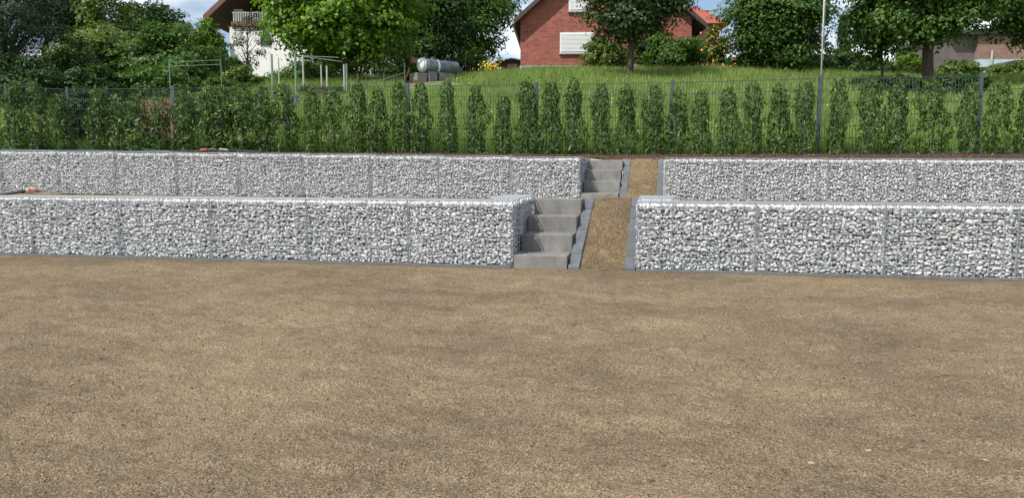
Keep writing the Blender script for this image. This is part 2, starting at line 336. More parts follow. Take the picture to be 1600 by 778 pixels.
def gabion(x0, x1, y0, y1, z0, z1, seed, label, group, faces, part_px=0.0):
    """one wire basket: wire mesh, corner spirals, stones. faces: subset of front,top,right"""
    W_, D_, H_ = x1 - x0, y1 - y0, z1 - z0
    root = empty('gabion_basket', (x0 + W_/2, y0 + D_/2, z0), label, 'gabion', group)
    off = Vector(root.location)
    st = []
    g = 0.012
    if 'front' in faces: st += fill_face((x0, y0 + g, z0), Vector((1,0,0)), Vector((0,-1,0)), W_, H_ - 0.012, seed)
    if 'right' in faces: st += fill_face((x1 - g, y0 + 0.02, z0), Vector((0,1,0)), Vector((1,0,0)), D_ - 0.02, H_ - 0.02, seed + 1)
    if 'left' in faces: st += fill_face((x0 + g, y1, z0), Vector((0,-1,0)), Vector((-1,0,0)), D_ - 0.02, H_ - 0.02, seed + 2, layers=((0.022, 1.0),))
    st += fill_face((x0, y0 + 0.03, z1 - 0.004), Vector((1,0,0)), Vector((0,0,1)), W_, D_ - 0.05, seed + 3, layers=((0.034, 1.0),), up=Vector((0,1,0)))
    MB().box(x0 + 0.06 - off.x, x1 - 0.06 - off.x, y0 + 0.085 - off.y, y1 - 0.03 - off.y, 0, H_ - 0.05).build('shaded_core', M['core'], root)
    singles, rest = [], []
    if part_px:
        cand = sorted([s for s in st if s[5] == 0 and s[4] * part_px >= 9.5 and abs(s[3].y - y0) < 0.06], key=lambda s: -s[4])[:290]
        ids = {id(s) for s in cand}; singles = cand; rest = [s for s in st if id(s) not in ids]
    else: rest = st
    for k, sz, rot, pos, w, li in singles:
        o = bpy.data.objects.new('stone', ROCKS[k][0]); COL.objects.link(o); o.parent = root
        o.matrix_local = Matrix.Translation(pos - off) @ rot.to_4x4() @ Matrix.Diagonal((*sz, 1))
    it = [(k, np.array(rot @ Matrix.Diagonal(sz)), np.array(pos - off)) for k, sz, rot, pos, w, li in rest]
    V, F = scatter(it, [(a, b) for _m, a, b in ROCKS])
    o = link('stone_filling', np_mesh('stone_filling', V, F), M['stone'], root); tag(o, kind='stuff')
    mb = MB(); r = 0.0028; X0, X1, Y0, Y1 = x0 - off.x, x1 - off.x, y0 - off.y, y1 - off.y
    nx = max(2, round(W_ / 0.1)); nz = 12; ny = max(2, round(D_ / 0.1))
    for i in range(nx + 1):
        x = X0 + W_ * i / nx
        wire_box(mb, (x, Y0, 0), (x, Y0, H_), r); wire_box(mb, (x, Y0, H_), (x, Y1, H_), r)
    for k in range(nz + 1):
        z = H_ * k / nz
        wire_box(mb, (X0, Y0 - 0.004, z), (X1, Y0 - 0.004, z), r)
        if 'right' in faces: wire_box(mb, (X1 + 0.004, Y0, z), (X1 + 0.004, Y1, z), r * 1.15)
    for i in range(ny + 1):
        y = Y0 + D_ * i / ny
        if 'right' in faces: wire_box(mb, (X1, y, 0), (X1, y, H_), r)
        (wire_box(mb, (X0, y, H_ + 0.004), (X1, y, H_ + 0.004), r))
    mb.build('wire_mesh', M['wire'], root)
    for sx in ((X0 + 0.008, X1 - 0.008)):
        sp = MB(); pts = [(sx + 0.008 * math.cos(t * 1.6), Y0 - 0.002 + 0.006 * math.sin(t * 1.6), H_ * t / 72) for t in range(73)]
        sp.tube(pts, 0.0022, 3, False); sp.build('binding_spiral', M['spiral'], root)
    return root
ORD = ['first ', 'second ', 'third ', 'fourth ', 'fifth ', 'sixth ', 'seventh ', 'eighth ', 'ninth ', 'tenth ', 'eleventh ', 'twelfth ']

# ------------------------------------------------------------------ setting: yard, terrace, bed, meadow
YL, YU, YF = 6.73, 10.15, 14.1
def smooth_noise(X, Y, scale, seed):
    r = np.random.RandomState(seed); out = np.zeros_like(X)
    for k in range(14):
        a = r.uniform(0, 2*math.pi); fr = r.uniform(0.6, 1.6) / scale * 2 * math.pi
        out += np.sin((X*math.cos(a) + Y*math.sin(a)) * fr + r.uniform(0, 6.28) + 1.7*np.sin((X*math.sin(a) - Y*math.cos(a)) * fr * 0.37 + k))
    return out / 14 ** 0.5
def yard_z(X, Y):
    edge = np.clip((YL - 0.05 - Y) / 0.6, 0, 1)
    return edge * (0.013 * smooth_noise(X, Y, 1.3, 1) + 0.007 * smooth_noise(X, Y * 1.7, 0.45, 2) + 0.0045 * smooth_noise(X, Y * 1.6, 0.16, 3)) - 0.004
def grid_mesh(xs, ys, zf):
    X, Y = np.meshgrid(xs, ys); Z = zf(X, Y); nx, ny = len(xs), len(ys)
    V = np.stack([X.ravel(), Y.ravel(), Z.ravel()], 1)
    i = np.arange(nx*ny).reshape(ny, nx); F = np.stack([i[:-1, :-1].ravel(), i[:-1, 1:].ravel(), i[1:, 1:].ravel(), i[1:, :-1].ravel()], 1)
    return np_mesh('ground', V, F)
xs = np.concatenate([np.linspace(-90, -9, 40), np.arange(-8.97, 6.0, 0.03), np.linspace(6.2, 90, 40)])
ys = np.concatenate([np.linspace(-90, 0.9, 30), np.arange(0.93, YL + 0.30, 0.03)])
tag(link('yard_gravel', grid_mesh(xs, ys, yard_z), M['gravel'], smooth=True), kind='structure')
RX0, RX1 = -1.297, -0.205                                  # lower stair and ramp opening
UX0, UX1 = -1.06, 0.03                                    # upper one
def terr_z(X, Y): return 0.560 - 0.095 * np.clip((Y - 7.6) / 2.4, 0, 1) + 0.006 * smooth_noise(X, Y, 0.7, 5) + np.maximum(0, -X - 4) * 0.003
for nm, a, b, c, d in (('terrace_gravel', -60, RX0 - 0.003, YL + 0.20, YU + 0.3), ('terrace_gravel', RX1 + 0.003, 60, YL + 0.20, YU + 0.3), ('terrace_gravel', RX0 - 0.003, RX1 + 0.003, YL + 1.5, YU + 0.03)):
    gx = np.unique(np.concatenate([np.linspace(a, b, 20), np.arange(max(a, -12), min(b, 7), 0.08)])); gy = np.arange(c, d + 0.01, 0.06)
    tag(link(nm, grid_mesh(gx, gy, terr_z), M['path_gravel'], smooth=True), kind='structure')
def ramp_sheet(xa, xb, y0, y1, z0, z1, name):
    gx = np.linspace(xa, xb, 14); gy = np.linspace(y0, y1, 44)
    zf = lambda X, Y: z0 + (z1 - z0) * (Y - y0) / (y1 - y0) + 0.006 * smooth_noise(X, Y, 0.3, 9) + 0.008 * np.cos((X - (xa + xb) / 2) * 7)
    return tag(link(name, grid_mesh(gx, gy, zf), M['path_gravel'], smooth=True), kind='structure')
ramp_sheet(-0.70, -0.30, YL - 0.02, YL + 1.53, -0.012, 0.562, 'gravel_path')
ramp_sheet(-0.462, -0.052, YU - 0.02, YU + 1.53, 0.455, 1.005, 'gravel_path')
def wall_top(X): return np.interp(X, [-10, -5, -1.1, 4.2], [1.134, 1.071, 1.009, 0.978])
def bed_fn(X, Y):
    t = np.clip((Y - 11.4) / 2.2, 0, 1)
    return (wall_top(X) - 0.02) * (1 - t) + (bed_z(X)) * t + 0.012 * smooth_noise(X, Y, 0.6, 6)
for a, b, c in ((-60, UX0, 10.42), (UX1, 60, 10.42), (UX0, UX1, YU + 1.5)):
    gx = np.unique(np.concatenate([np.linspace(a, b, 12), np.arange(max(a, -17), min(b, 10), 0.1)])); gy = np.linspace(c, 14.02, 34)
    tag(link('mulch_bed', grid_mesh(gx, gy, bed_fn), M['mulch'], smooth=True), kind='structure')
gx = np.concatenate([np.linspace(-300, -46, 12), np.linspace(-44, 34, 170), np.linspace(38, 300, 12)])
gy = np.concatenate([np.linspace(14.0, 45, 110), np.linspace(47, 110, 40), np.linspace(130, 900, 12)])
tag(link('meadow', grid_mesh(gx, gy, ground), M['meadow'], smooth=True), kind='structure')
# footing strips under the lower wall
MB().box(-9.3, RX0 - 0.01, YL - 0.055, YL + 0.3, -0.2, 0.012).build('footing', M['kerb'], bevel=0.004)['kind'] = 'structure'
MB().box(RX1 + 0.002, 6.0, YL - 0.055, YL + 0.3, -0.2, 0.012).build('footing', M['kerb'], bevel=0.004)['kind'] = 'structure'

# ------------------------------------------------------------------ gabions
LG, UG = 'gabion baskets of the lower tier', 'gabion baskets of the upper tier'
lowx = [RX0, -2.285, -3.285, -4.29, -5.295, -6.30, -7.3, -8.3]
for i in range(len(lowx) - 1):
    a, b = lowx[i + 1], lowx[i]
    D = -((a + b) / 2) * sY + YL * cY
    gabion(a + 0.003, b - 0.003 if i else b, YL, YL + 0.30, 0.008, 0.588, 1000 + i * 10,
           f'basket of pale stones in the lower front wall, {ORD[i]}left of the steps', LG, ('front', 'right') if i == 0 else ('front',), FPX / D if i < 6 else 0)
gabion(RX0 - 0.30, RX0, YL + 0.31, YL + 1.18, 0.008, 0.600, 1090, 'deep basket of pale stones running back beside the lower steps, behind the front wall', LG, ('right',))
lowr = [RX1, 0.785, 1.80, 2.785, 3.8, 4.8]
for i in range(5):
    a, b = lowr[i], lowr[i + 1]
    D = -((a + b) / 2) * sY + YL * cY
    gabion(a + 0.003, b - 0.003, YL, YL + 0.30, 0.008, 0.588, 1200 + i * 10,
           f'basket of pale stones in the lower front wall, {ORD[i]}right of the gravel ramp', LG, ('front',), FPX / D if i < 4 else 0)
gabion(RX1 + 0.004, RX1 + 0.31, YL + 0.31, YL + 1.0, 0.008, 0.606, 1290, 'short return basket of white stones behind the front wall beside the lower gravel ramp', LG, ())
upx = [UX0, -2.0, -3.0, -3.99, -5.01, -6.0, -6.99, -8.0, -8.985, -9.98, -10.98]
for i in range(len(upx) - 1):
    a, b = upx[i + 1], upx[i]; zt = float(wall_top((a + b) / 2))
    gabion(a + 0.003, b - 0.003 if i else b, YU, YU + 0.30, zt - 0.62, zt, 2000 + i * 10,
           f'basket of grey-white stones in the upper rear wall, {ORD[i]}left of the steps', UG, ('front', 'right') if i == 0 else ('front',))
gabion(UX0 - 0.30, UX0, YU + 0.31, YU + 1.5, 0.42, 1.005, 2190, 'return basket of stones running back beside the upper steps', UG, ('right',))
upr = [UX1, 1.02, 2.02, 3.03, 4.0, 5.0, 6.0]
for i in range(6):
    a, b = upr[i], upr[i + 1]; zt = float(wall_top((a + b) / 2))
    gabion(a + 0.003, b - 0.003, YU, YU + 0.30, zt - 0.62, zt, 2300 + i * 10,
           f'basket of grey-white stones in the upper rear wall, {ORD[i]}right of the gravel ramp', UG, ('front',))

# ------------------------------------------------------------------ steps and kerbs
def stairs(x0, x1, y0, tops, base, label):
    root = empty('staircase', ((x0 + x1) / 2, y0, base), label, 'steps', 'concrete block steps'); off = root.location
    for i, zt in enumerate(tops):
        dx = rnd.uniform(-0.004, 0.004); yy = y0 + 0.375 * i
        MB().box(x0 + 0.006 + dx - off.x, x1 - 0.006 + dx - off.x, yy - off.y, yy + (0.388 if i < len(tops) - 1 else 0.375) - off.y, zt - 0.158 - off.z, zt - off.z).build('step', M['step'], root, bevel=0.006, seg=2)
    MB().box(x0 + 0.02 - off.x, x1 - 0.05 - off.x, 0.03, 0.375 * 3 + 0.3, -0.05, tops[0] - 0.17 - off.z if tops[0] - 0.17 - off.z > 0 else 0.0).build('step_bed', M['step'], root)
    return root
stairs(-1.297, -0.806, YL - 0.01, (0.108, 0.262, 0.412, 0.562), 0.0, 'front flight of four grey concrete block steps between the stone baskets')
stairs(-1.055, -0.556, YU, (0.545, 0.70, 0.85, 0.99), 0.44, 'rear flight of four grey concrete block steps in the upper wall')
def kerb(x0, x1, y0, z0, y1, z1, cuts, label, grp='sloping kerbs beside the gravel ramps'):
    root = empty('kerb_edging', ((x0 + x1) / 2, y0, z0), label, 'kerb', grp); off = root.location
    cuts = [0] + cuts + [1]
    for a, b in zip(cuts[:-1], cuts[1:]):
        g = 0.008; ya, yb = (y1 - y0) * a + g, (y1 - y0) * b - g; sl = (z1 - z0) / (y1 - y0)
        dz = rnd.uniform(-0.004, 0.005); dx = rnd.uniform(-0.003, 0.003)
        MB().prism_x([(ya, ya * sl + dz - 0.16), (yb, yb * sl + dz - 0.16), (yb, yb * sl + dz), (ya, ya * sl + dz)], x0 + dx - off.x, x1 + dx - off.x).build('kerb_stone', M['kerb'], root, bevel=0.004)
kerb(-0.800, -0.702, YL - 0.03, 0.012, YL + 1.5, 0.572, [0.17, 0.34, 0.5, 0.66, 0.82], 'blue-grey sloping kerb between the lower steps and the gravel ramp')
kerb(-0.303, -0.209, YL - 0.03, 0.012, YL + 1.5, 0.578, [0.16, 0.33, 0.5, 0.67, 0.84], 'blue-grey sloping kerb between the lower gravel ramp and the right-hand baskets')
kerb(-0.551, -0.458, YU - 0.02, 0.468, YU + 1.5, 1.012, [0.2, 0.4, 0.6, 0.8], 'grey sloping kerb between the upper steps and the upper gravel ramp')
kerb(-0.056, 0.024, YU - 0.02, 0.468, YU + 1.5, 1.014, [0.3, 0.6], 'narrow grey kerb between the upper gravel ramp and the right-hand rear baskets')

# ------------------------------------------------------------------ loose grit and bark chips
CH = []
for i in range(6):
    V = np.array([(1,0,0),(-0.5,0.9,0.1),(-0.6,-0.8,0),(0.05,0.1,0.8),(0.1,0,-0.5)]) * np.random.RandomState(i).uniform(0.7, 1.2, (5, 3)) * 0.5
    CH.append((V, np.array([(0,1,3),(1,2,3),(2,0,3),(1,0,4),(2,1,4),(0,2,4)])))
def chips(name, X, Y, Z, s0, s1, mat, seed, flat=0.6, power=1.0):
    r = np.random.RandomState(seed); n = len(X); Rm = rand_rot(r, n); sc = s0 + (s1 - s0) * r.uniform(0, 1, n) ** power
    k = r.randint(0, 6, n); V5 = np.stack([c[0] for c in CH])[k]
    V = np.einsum('nij,nkj->nki', Rm, V5 * sc[:, None, None]); V[:, :, 2] *= flat
    V += np.stack([X, Y, Z], 1)[:, None, :]
    F = (CH[0][1][None] + (np.arange(n) * 5)[:, None, None]).reshape(-1, 3)
    return tag(link(name, np_mesh(name, V.reshape(-1, 3), F), mat), kind='stuff')
n = 95000; Y = np.sqrt(rs.uniform(1.6**2, 1, n) * 0 + rs.uniform(1.6**1.2, 6.66**1.2, n) ** (2/1.2)); X = rs.uniform(-1, 1, n) * (Y * 0.78 + 0.5) - Y * 0.194
keep = smooth_noise(X, Y, 0.35, 21) + rs.normal(0, 1.0, n) > -0.3; X, Y = X[keep], Y[keep]
chips('loose_grit', X, Y, yard_z(X, Y) + 0.001, 0.004, 0.010, M['chip'], 3, power=2.2)
n = 2600; Y = rs.uniform(1.6, 6.6, n); X = rs.uniform(-1, 1, n) * (Y * 0.78 + 0.5) - Y * 0.194
chips('coarse_grit', X, Y, yard_z(X, Y) + 0.002, 0.010, 0.022, M['chip'], 31, power=2.5)
xs1, ys1, zs1 = [], [], []
for (xa, xb, y0, y1, z0, z1, cnt) in ((-0.70, -0.30, YL, YL+1.5, -0.005, 0.568, 7000), (-0.46, -0.055, YU, YU+1.5, 0.46, 1.01, 5000)):
    a = rs.uniform(xa, xb, cnt); b = rs.uniform(y0, y1, cnt); xs1.append(a); ys1.append(b); zs1.append(z0 + (z1-z0)*(b-y0)/(y1-y0) + 0.004 + 0.008*np.cos((a-(xa+xb)/2)*7))
a = rs.uniform(-8, 5, 3500); b = YL - 0.055 + 0.09 * rs.uniform(0, 1, 3500) ** 1.6; b2 = (a < RX0) | (a > RX1); xs1.append(a[b2]); ys1.append(b[b2] - 0.03); zs1.append(np.where(b[b2] - 0.03 > YL - 0.055, 0.014, 0.002))
for i_ in range(4):
    a = rs.uniform(-1.29, -0.81, 90); b = rs.uniform(YL + 0.375*i_ + 0.02, YL + 0.375*i_ + 0.37, 90); xs1.append(a); ys1.append(b); zs1.append(np.full(90, (0.108, 0.262, 0.412, 0.562)[i_] + 0.003))
a = rs.uniform(-8, 5, 4000); b = rs.uniform(YL + 0.33, YU, 4000); xs1.append(a); ys1.append(b); zs1.append(terr_z(a, b) + 0.001)
chips('ramp_grit', np.concatenate(xs1), np.concatenate(ys1), np.concatenate(zs1), 0.007, 0.017, M['chip'], 4, power=2)
n = 9000; X = rs.uniform(-16, 9, n); Y = np.where(rs.uniform(size=n) < 0.6, rs.uniform(10.5, 11.6, n), rs.uniform(11.6, 13.9, n))
ok = ~((X > UX0 - 0.02) & (X < UX1 + 0.03) & (Y < YU + 1.52)); X, Y = X[ok], Y[ok]
chips('bark_chips', X, Y, bed_fn(X, Y) + 0.008, 0.02, 0.07, M['mulch_chip'], 5, flat=0.5, power=1.5)

# ------------------------------------------------------------------ fence
posts = [(-18.6, 137), (-16.1, 137), (-13.6, 130), (-12.12, 136), (-9.68, 134), (-7.2, 132), (-4.747, 130), (-2.288, 128), (0.152, 125), (2.625, 118), (5.127, 115), (7.6, 124), (10.1, 122)]
def px_of(X, Y):
    u = X * cY + Y * sY; v = -X * sY + Y * cY; return 800 + FPX * u / v
PT = [(X, on_y(px_of(X, YF), py, YF)[2]) for X, py in posts]
fr = empty('mesh_fence', (0.152, YF, 1.05), 'long anthracite double-rod mesh fence behind the row of laurels', 'fence'); off = fr.location
for X, zt in PT:
    MB().box(X - 0.03 - off.x, X + 0.03 - off.x, -0.02, 0.02, -0.3, zt - off.z).build('post', M['post'], fr, bevel=0.004)
for i in range(len(PT) - 1):
    (xa, za), (xb, zb) = PT[i], PT[i + 1]; mb = MB()
    zt0 = za - 0.045; zt1 = zb - 0.045
    if i >= len(PT) - 3: zt0 = zt1 = 2.17
    if zt1 - zt0 > 0.3 or zt0 - zt1 > 0.3: zt0 = zt1 = min(zt0, zt1)
    xa += 0.032; xb -= 0.032; w = xb - xa; nv = int(w / 0.05)
    for k in range(nv + 1):
        x = xa + 0.01 + (w - 0.02) * k / nv; z = zt0 + (zt1 - zt0) * k / nv
        mb.tube([(x - off.x, -0.026, 1.10 - off.z), (x - off.x, -0.026, z + 0.0 - off.z)], 0.0036, 4, False)
    for k in range(7):
        d = 0.2 * k + 0.012
        for yy in (-0.032, -0.020):
            if zt0 - d > 1.07: mb.tube([(xa - off.x, yy, zt0 - d - off.z), (xb - off.x, yy, zt1 - d - off.z)], 0.0042, 4, False)
    mb.build('mesh_panel', M['fence_wire'], fr)

# ------------------------------------------------------------------ leaves
def leaves(P, N, size, aspect=0.5, seed=0, fold=0.15, droop=0.0):
    """diamond leaves at P facing roughly N"""
    r = np.random.RandomState(seed); n = len(P)
    N = N / (np.linalg.norm(N, axis=1)[:, None] + 1e-9)
    a = r.normal(size=(n, 3)); a[:, 2] -= droop; a -= (a * N).sum(1)[:, None] * N; a /= np.linalg.norm(a, axis=1)[:, None] + 1e-9
    b = np.cross(N, a); L = (size * r.uniform(0.65, 1.25, n))[:, None]; Wd = L * aspect * r.uniform(0.8, 1.2, (n, 1))
    v0 = P - a * L * 0.5; v2 = P + a * L * 0.5; up = N * L * fold
    v1 = P + b * Wd * 0.5 + a * L * 0.05 + up; v3 = P - b * Wd * 0.5 + a * L * 0.05 + up
    V = np.stack([v0, v1, v2, v3], 1).reshape(-1, 3); F = np.arange(n * 4).reshape(n, 4)
    return V, F
# ---- laurel columns
LAUR = []
for i in range(9):
    r = np.random.RandomState(300 + i); n = 1250
    t = r.beta(1.15, 1.25, n) ; t = np.where(t < 0.02, 0.02, t)
    lobes = [(r.uniform(0, 6.28), r.uniform(0.15, 0.95), r.uniform(0.3, 0.8)) for _ in range(9)]
    ang = r.uniform(0, 6.28, n)
    prof = np.interp(t, [0, 0.1, 0.3, 0.5 + 0.1 * (i % 3 - 1), 0.8, 0.94, 1.0], [0.17, 0.20, 0.205 - 0.01 * (i % 2), 0.17 - 0.02 * (i % 3 == 1), 0.145 + 0.02 * (i % 4 == 2), 0.115, 0.05])
    for la, lt, ls in lobes:
        prof = prof * (1 + 0.38 * (ls - 0.35) * np.exp(-((t - lt) / 0.09) ** 2) * (0.5 + 0.5 * np.cos(ang - la)) * 3.2)
    rad = prof * r.uniform(0.35, 1.08, n) ** 0.6 * np.where(r.uniform(size=n) < 0.13, r.uniform(1.1, 1.5, n), 1.0); t = np.where((t > 0.86) & (r.uniform(size=n) < 0.35), t + r.uniform(0, 0.07, n), t)
    wob = 0.025 * np.sin(t * 7 + i)
    P = np.stack([rad * np.cos(ang) + wob, rad * np.sin(ang) * 0.9, t], 1)
    N = np.stack([np.cos(ang) * 0.8, np.sin(ang) * 0.8, 0.35 + 0 * t], 1) + r.normal(0, 0.55, (n, 3))
    V, F = leaves(P, N, 0.076, 0.30, 400 + i, 0.12, 0.7)
    LAUR.append(np_mesh('foliage', V, F))
    LAUR[-1].materials.append(M['laurel_dry'] if i in (2, 6) else M['laurel'])
stem_mb = MB()
for k in range(3):
    stem_mb.tube([(0.01*k, 0.01*k, 0), (0.02*(k-1), 0.015*k, 0.4), (0.03*(k-1), -0.01*k, 0.85)], [0.011, 0.008, 0.004], 5)
stem_o = stem_mb.build('stem', M['bark']); stem_me = stem_o.data; bpy.data.objects.remove(stem_o)
hx = [(-22,136),(20,129),(58,132),(98,150),(150,138),(182,150),(214,148),(246,156),(288,138),(320,134),(346,140),(377,139),(408,137),(443,137),(483,140),(519,143),(557,132),(588,141),(625,129),(656,130),(700,129),(742,135),(785,151),(826,128),(862,130),(898,129),(943,133),(980,138),(1022,135),(1057,142),(1098,142),(1138,138),(1180,133),(1220,135),(1258,131),(1309,122),(1362,126),(1405,129),(1462,127),(1516,132),(1562,129),(1606,131),(1650,129)]
marks = [(270, 'fence post nearest the white house'), (637, 'fence post below the gas tank'), (838, 'fence post below the brick house'), (1051, 'fence post by the upper gravel ramp'), (1282, 'fence post below the white flagpole'), (1533, 'tall fence post below the large dark tree')]
for i, (px, py) in enumerate(hx):
    Yh = 13.62 + rnd.uniform(-0.06, 0.08)
    X, _, zt = on_y(px, py, Yh); zb = float(bed_fn(np.array(X), np.array(Yh))) - 0.01
    best = min(marks, key=lambda m: abs(m[0] - px)); side = 'right' if px > best[0] else 'left'
    between = sorted(abs(q[0] - best[0]) for q in hx if (q[0] > best[0]) == (px > best[0]))
    od = between.index(abs(px - best[0]))
    h = zt - zb; size = 'short' if h < 1.16 else 'tall' if h > 1.38 else 'slender'
    o = empty('laurel_shrub', (X, Yh, zb), f'{size} green laurel column, {ORD[od]}{side} of the {best[1]}', 'shrub', 'young laurel columns planted in a row before the fence', rnd.uniform(0, 6.28))
    fo = bpy.data.objects.new('foliage', LAUR[(i * 4 + i // 3) % 9]); COL.objects.link(fo); fo.parent = o
    wd = rnd.uniform(0.82, 1.1) * (1.15 if px < 420 else 0.92 if px > 460 else 1.1); fo.scale = (wd, wd, h); fo.rotation_euler = (rnd.uniform(-0.045, 0.045), rnd.uniform(-0.045, 0.045), 0)
    stm = bpy.data.objects.new('stem', stem_me); COL.objects.link(stm); stm.parent = o; stm.scale = (1, 1, h)

# ------------------------------------------------------------------ trees
def tree(px, v, x0, x1, y0, y1, base_py=None, mat='green_leaf', n=12000, leaf=0.2, trunk_px=10, name='tree', label='', cat='tree', group=None,
         clumps=46, seed=1, aspect=0.62, gap=0.0, depth=0.85, flat=0.75, crown_shift=0.0, trunk=True, fill=0.55, conifer=False, bark='bark'):
    """crown given by its outline (photo columns x0..x1, rows y0..y1) at distance v"""
    sc = v / FPX
    c0 = at(px, 260, v); gz = float(ground(c0.x, c0.y))
    root = empty(name, (c0.x, c0.y, gz), label, cat, group); r = np.random.RandomState(seed); rr = random.Random(seed)
    cc = at((x0 + x1) / 2, (y0 + y1) / 2, v) - Vector((c0.x, c0.y, gz))
    rx = (x1 - x0) / 2 * sc; rz = (y1 - y0) / 2 * sc; ry = rx * depth
    uax = Vector((cY, sY, 0)); vax = Vector((-sY, cY, 0))
    def W3(a, b, c): return cc + uax * a + vax * b + Vector((0, 0, c))
    C = []; tries = 0
    while len(C) < clumps and tries < 4000:
        tries += 1
        q = r.normal(size=3); q /= np.linalg.norm(q); rad = r.uniform(0.45, 0.93) ** 0.6
        if conifer:
            t = r.uniform(0, 1); w = (1 - t) * 0.95 + 0.04; a = r.uniform(0, 6.28)
            p = np.array([math.cos(a) * w * r.uniform(0.5, 1), math.sin(a) * w * r.uniform(0.5, 1), t * 2 - 1])
        else: p = q * rad
        if all(np.linalg.norm(p - k[0]) > 0.18 for k in C) or conifer: C.append((p, r.uniform(0.15, 0.31)))
    tr = MB(); top = W3(0, 0, rz * (0.9 if conifer else 0.35)); tw = trunk_px * sc / 2
    if trunk:
        b0 = Vector((0, 0, -0.1)); mid = b0.lerp(top, 0.45) + uax * rr.uniform(-0.1, 0.1)
        tr.tube([b0, b0 + Vector((0, 0, 0.25)), mid, top], [tw * 1.45, tw, tw * 0.85, tw * 0.3], 9)
        for p, s in C[: (24 if not conifer else 30)]:
            e = W3(p[0] * rx * 0.9, p[1] * ry * 0.9, p[2] * rz * 0.9)
            st = b0.lerp(top, min(0.95, max(0.3, (e.z - rz * 0.5) / max(0.1, top.z)))) if not conifer else Vector((top.x * e.z / max(0.1, top.z), top.y * e.z / max(0.1, top.z), e.z))
            m_ = st.lerp(e, 0.5) + Vector((rr.uniform(-.1, .1), rr.uniform(-.1, .1), (0.12 if not conifer else -0.03) * rx))
            tr.tube([st, m_, e], [tw * 0.38, tw * 0.24, tw * 0.08], 5)
        tr.build('trunk', M[bark], root, smooth=True)
    P, N = [], []
    wts = np.array([k[1] ** 2 for k in C]); wts /= wts.sum(); nc = int(n * (1 - fill * 0.5)); cnt = r.multinomial(nc, wts)
    for (p, s), k in zip(C, cnt):
        q = r.normal(size=(k, 3)); q /= np.linalg.norm(q, axis=1)[:, None]; q[:, 2] = np.where((q[:, 2] < -0.15) & (r.uniform(size=k) < 0.75), -q[:, 2], q[:, 2]); q0 = q * (r.uniform(0.35, 1, (k, 1)) ** 0.4)
        q0[:, 2] *= flat
        lob = 1 + 0.25 * np.sin(q[:, 0] * 5 + p[0] * 9) * np.cos(q[:, 1] * 4 + p[1] * 7) + 0.2 * np.sin(q[:, 2] * 7 + p[2] * 11)
        pos = p[None] + q0 * s * 1.25 * lob[:, None]
        P.append(pos); N.append(q * 0.7 + p[None] * 0.5 + np.array([0, 0, 0.55]))
    k = n - nc
    if k > 0:
        q = r.normal(size=(k, 3)); q /= np.linalg.norm(q, axis=1)[:, None]
        if conifer:
            t = r.uniform(0, 1, k); w = ((1 - t) * 0.9 + 0.03) * r.uniform(0.2, 1, k); a = r.uniform(0, 6.28, k)
            q0 = np.stack([np.cos(a) * w, np.sin(a) * w, t * 2 - 1], 1)
        else: q0 = q * (r.uniform(0.1, 0.62, (k, 1)) ** 0.5) * (1 - gap)
        P.append(q0); N.append(q + np.array([0, 0, 0.4]))
    P = np.concatenate(P); N = np.concatenate(N) + r.normal(0, 0.36, (len(P), 3))
    A = np.array([[uax.x * rx, vax.x * ry, 0], [uax.y * rx, vax.y * ry, 0], [0, 0, rz]])
    Pw = P @ A.T + np.array(cc[:]) + r.normal(0, leaf * 0.35, P.shape)
    Nw = N @ np.array([[uax.x, vax.x, 0], [uax.y, vax.y, 0], [0, 0, 1]]).T
    kk = Pw[:, 2] > 0.02; Pw, Nw = Pw[kk], Nw[kk]
    V, F = leaves(Pw, Nw, leaf, aspect, seed + 9, 0.14, 0.3)
    link('crown' if trunk else 'foliage', np_mesh('crown', V, F), M[mat], root)
    return root
def bush(px, v, x0, x1, y0, y1, label, mat='green_leaf', n=3500, leaf=0.14, seed=1, name='bush', **k):
    return tree(px, v, x0, x1, y0, y1, mat=mat, n=n, leaf=leaf, trunk_px=4, name=name, label=label, cat='bush', clumps=k.pop('clumps', 26), seed=seed, trunk=True, **k)
BG = 'trees standing behind the fence and gardens'
tree(20, 29, -95, 98, -70, 150, mat='needle', n=30000, leaf=0.15, aspect=0.22, trunk_px=16, name='pine_tree', label='very dark large conifer at the far left end of the garden', group=BG, seed=11, flat=0.5, clumps=70)
tree(140, 34, 70, 245, 42, 165, mat='olive_leaf', n=15000, leaf=0.17, trunk_px=8, name='broadleaf_tree', label='yellow-green bushy tree beside the very dark conifer', group=BG, seed=12)
tree(282, 33, 195, 352, 52, 165, mat='green_leaf', n=15000, leaf=0.16, trunk_px=8, name='broadleaf_tree', label='dense green bushy tree between the yellow-green tree and the white house', group=BG, seed=13)
tree(250, 48, 190, 302, -2, 110, mat='dark_leaf', n=11000, leaf=0.22, trunk_px=8, name='broadleaf_tree', label='round dark tree rising behind the bushy trees, left of the white house', group=BG, seed=14)
tree(164, 40, 118, 212, -90, 75, mat='olive_leaf', n=4600, leaf=0.2, trunk_px=5, name='slender_tree', label='tall thin light green tree with a bare orange-brown trunk', group=BG, seed=15, fill=0.1, clumps=34, bark='tan_wood')
tree(60, 42, 30, 165, -60, 60, mat='needle', n=12000, leaf=0.22, trunk_px=8, name='broadleaf_tree', label='dark reddish-green tree between the dark conifer and the thin light tree', group=BG, seed=45)
tree(322, 44, 298, 352, 34, 120, mat='lime_leaf', n=5000, leaf=0.2, trunk_px=5, name='small_tree', label='small bright green tree beside the eaves of the white house', group=BG, seed=16)
bush(335, 37, 300, 385, 78, 150, 'green bush at the foot of the trees next to the white house', seed=17, n=6000)
bush(370, 32, 335, 412, 108, 165, 'leafy yellow-green bush below the small pine', mat='olive_leaf', seed=18, n=4500)
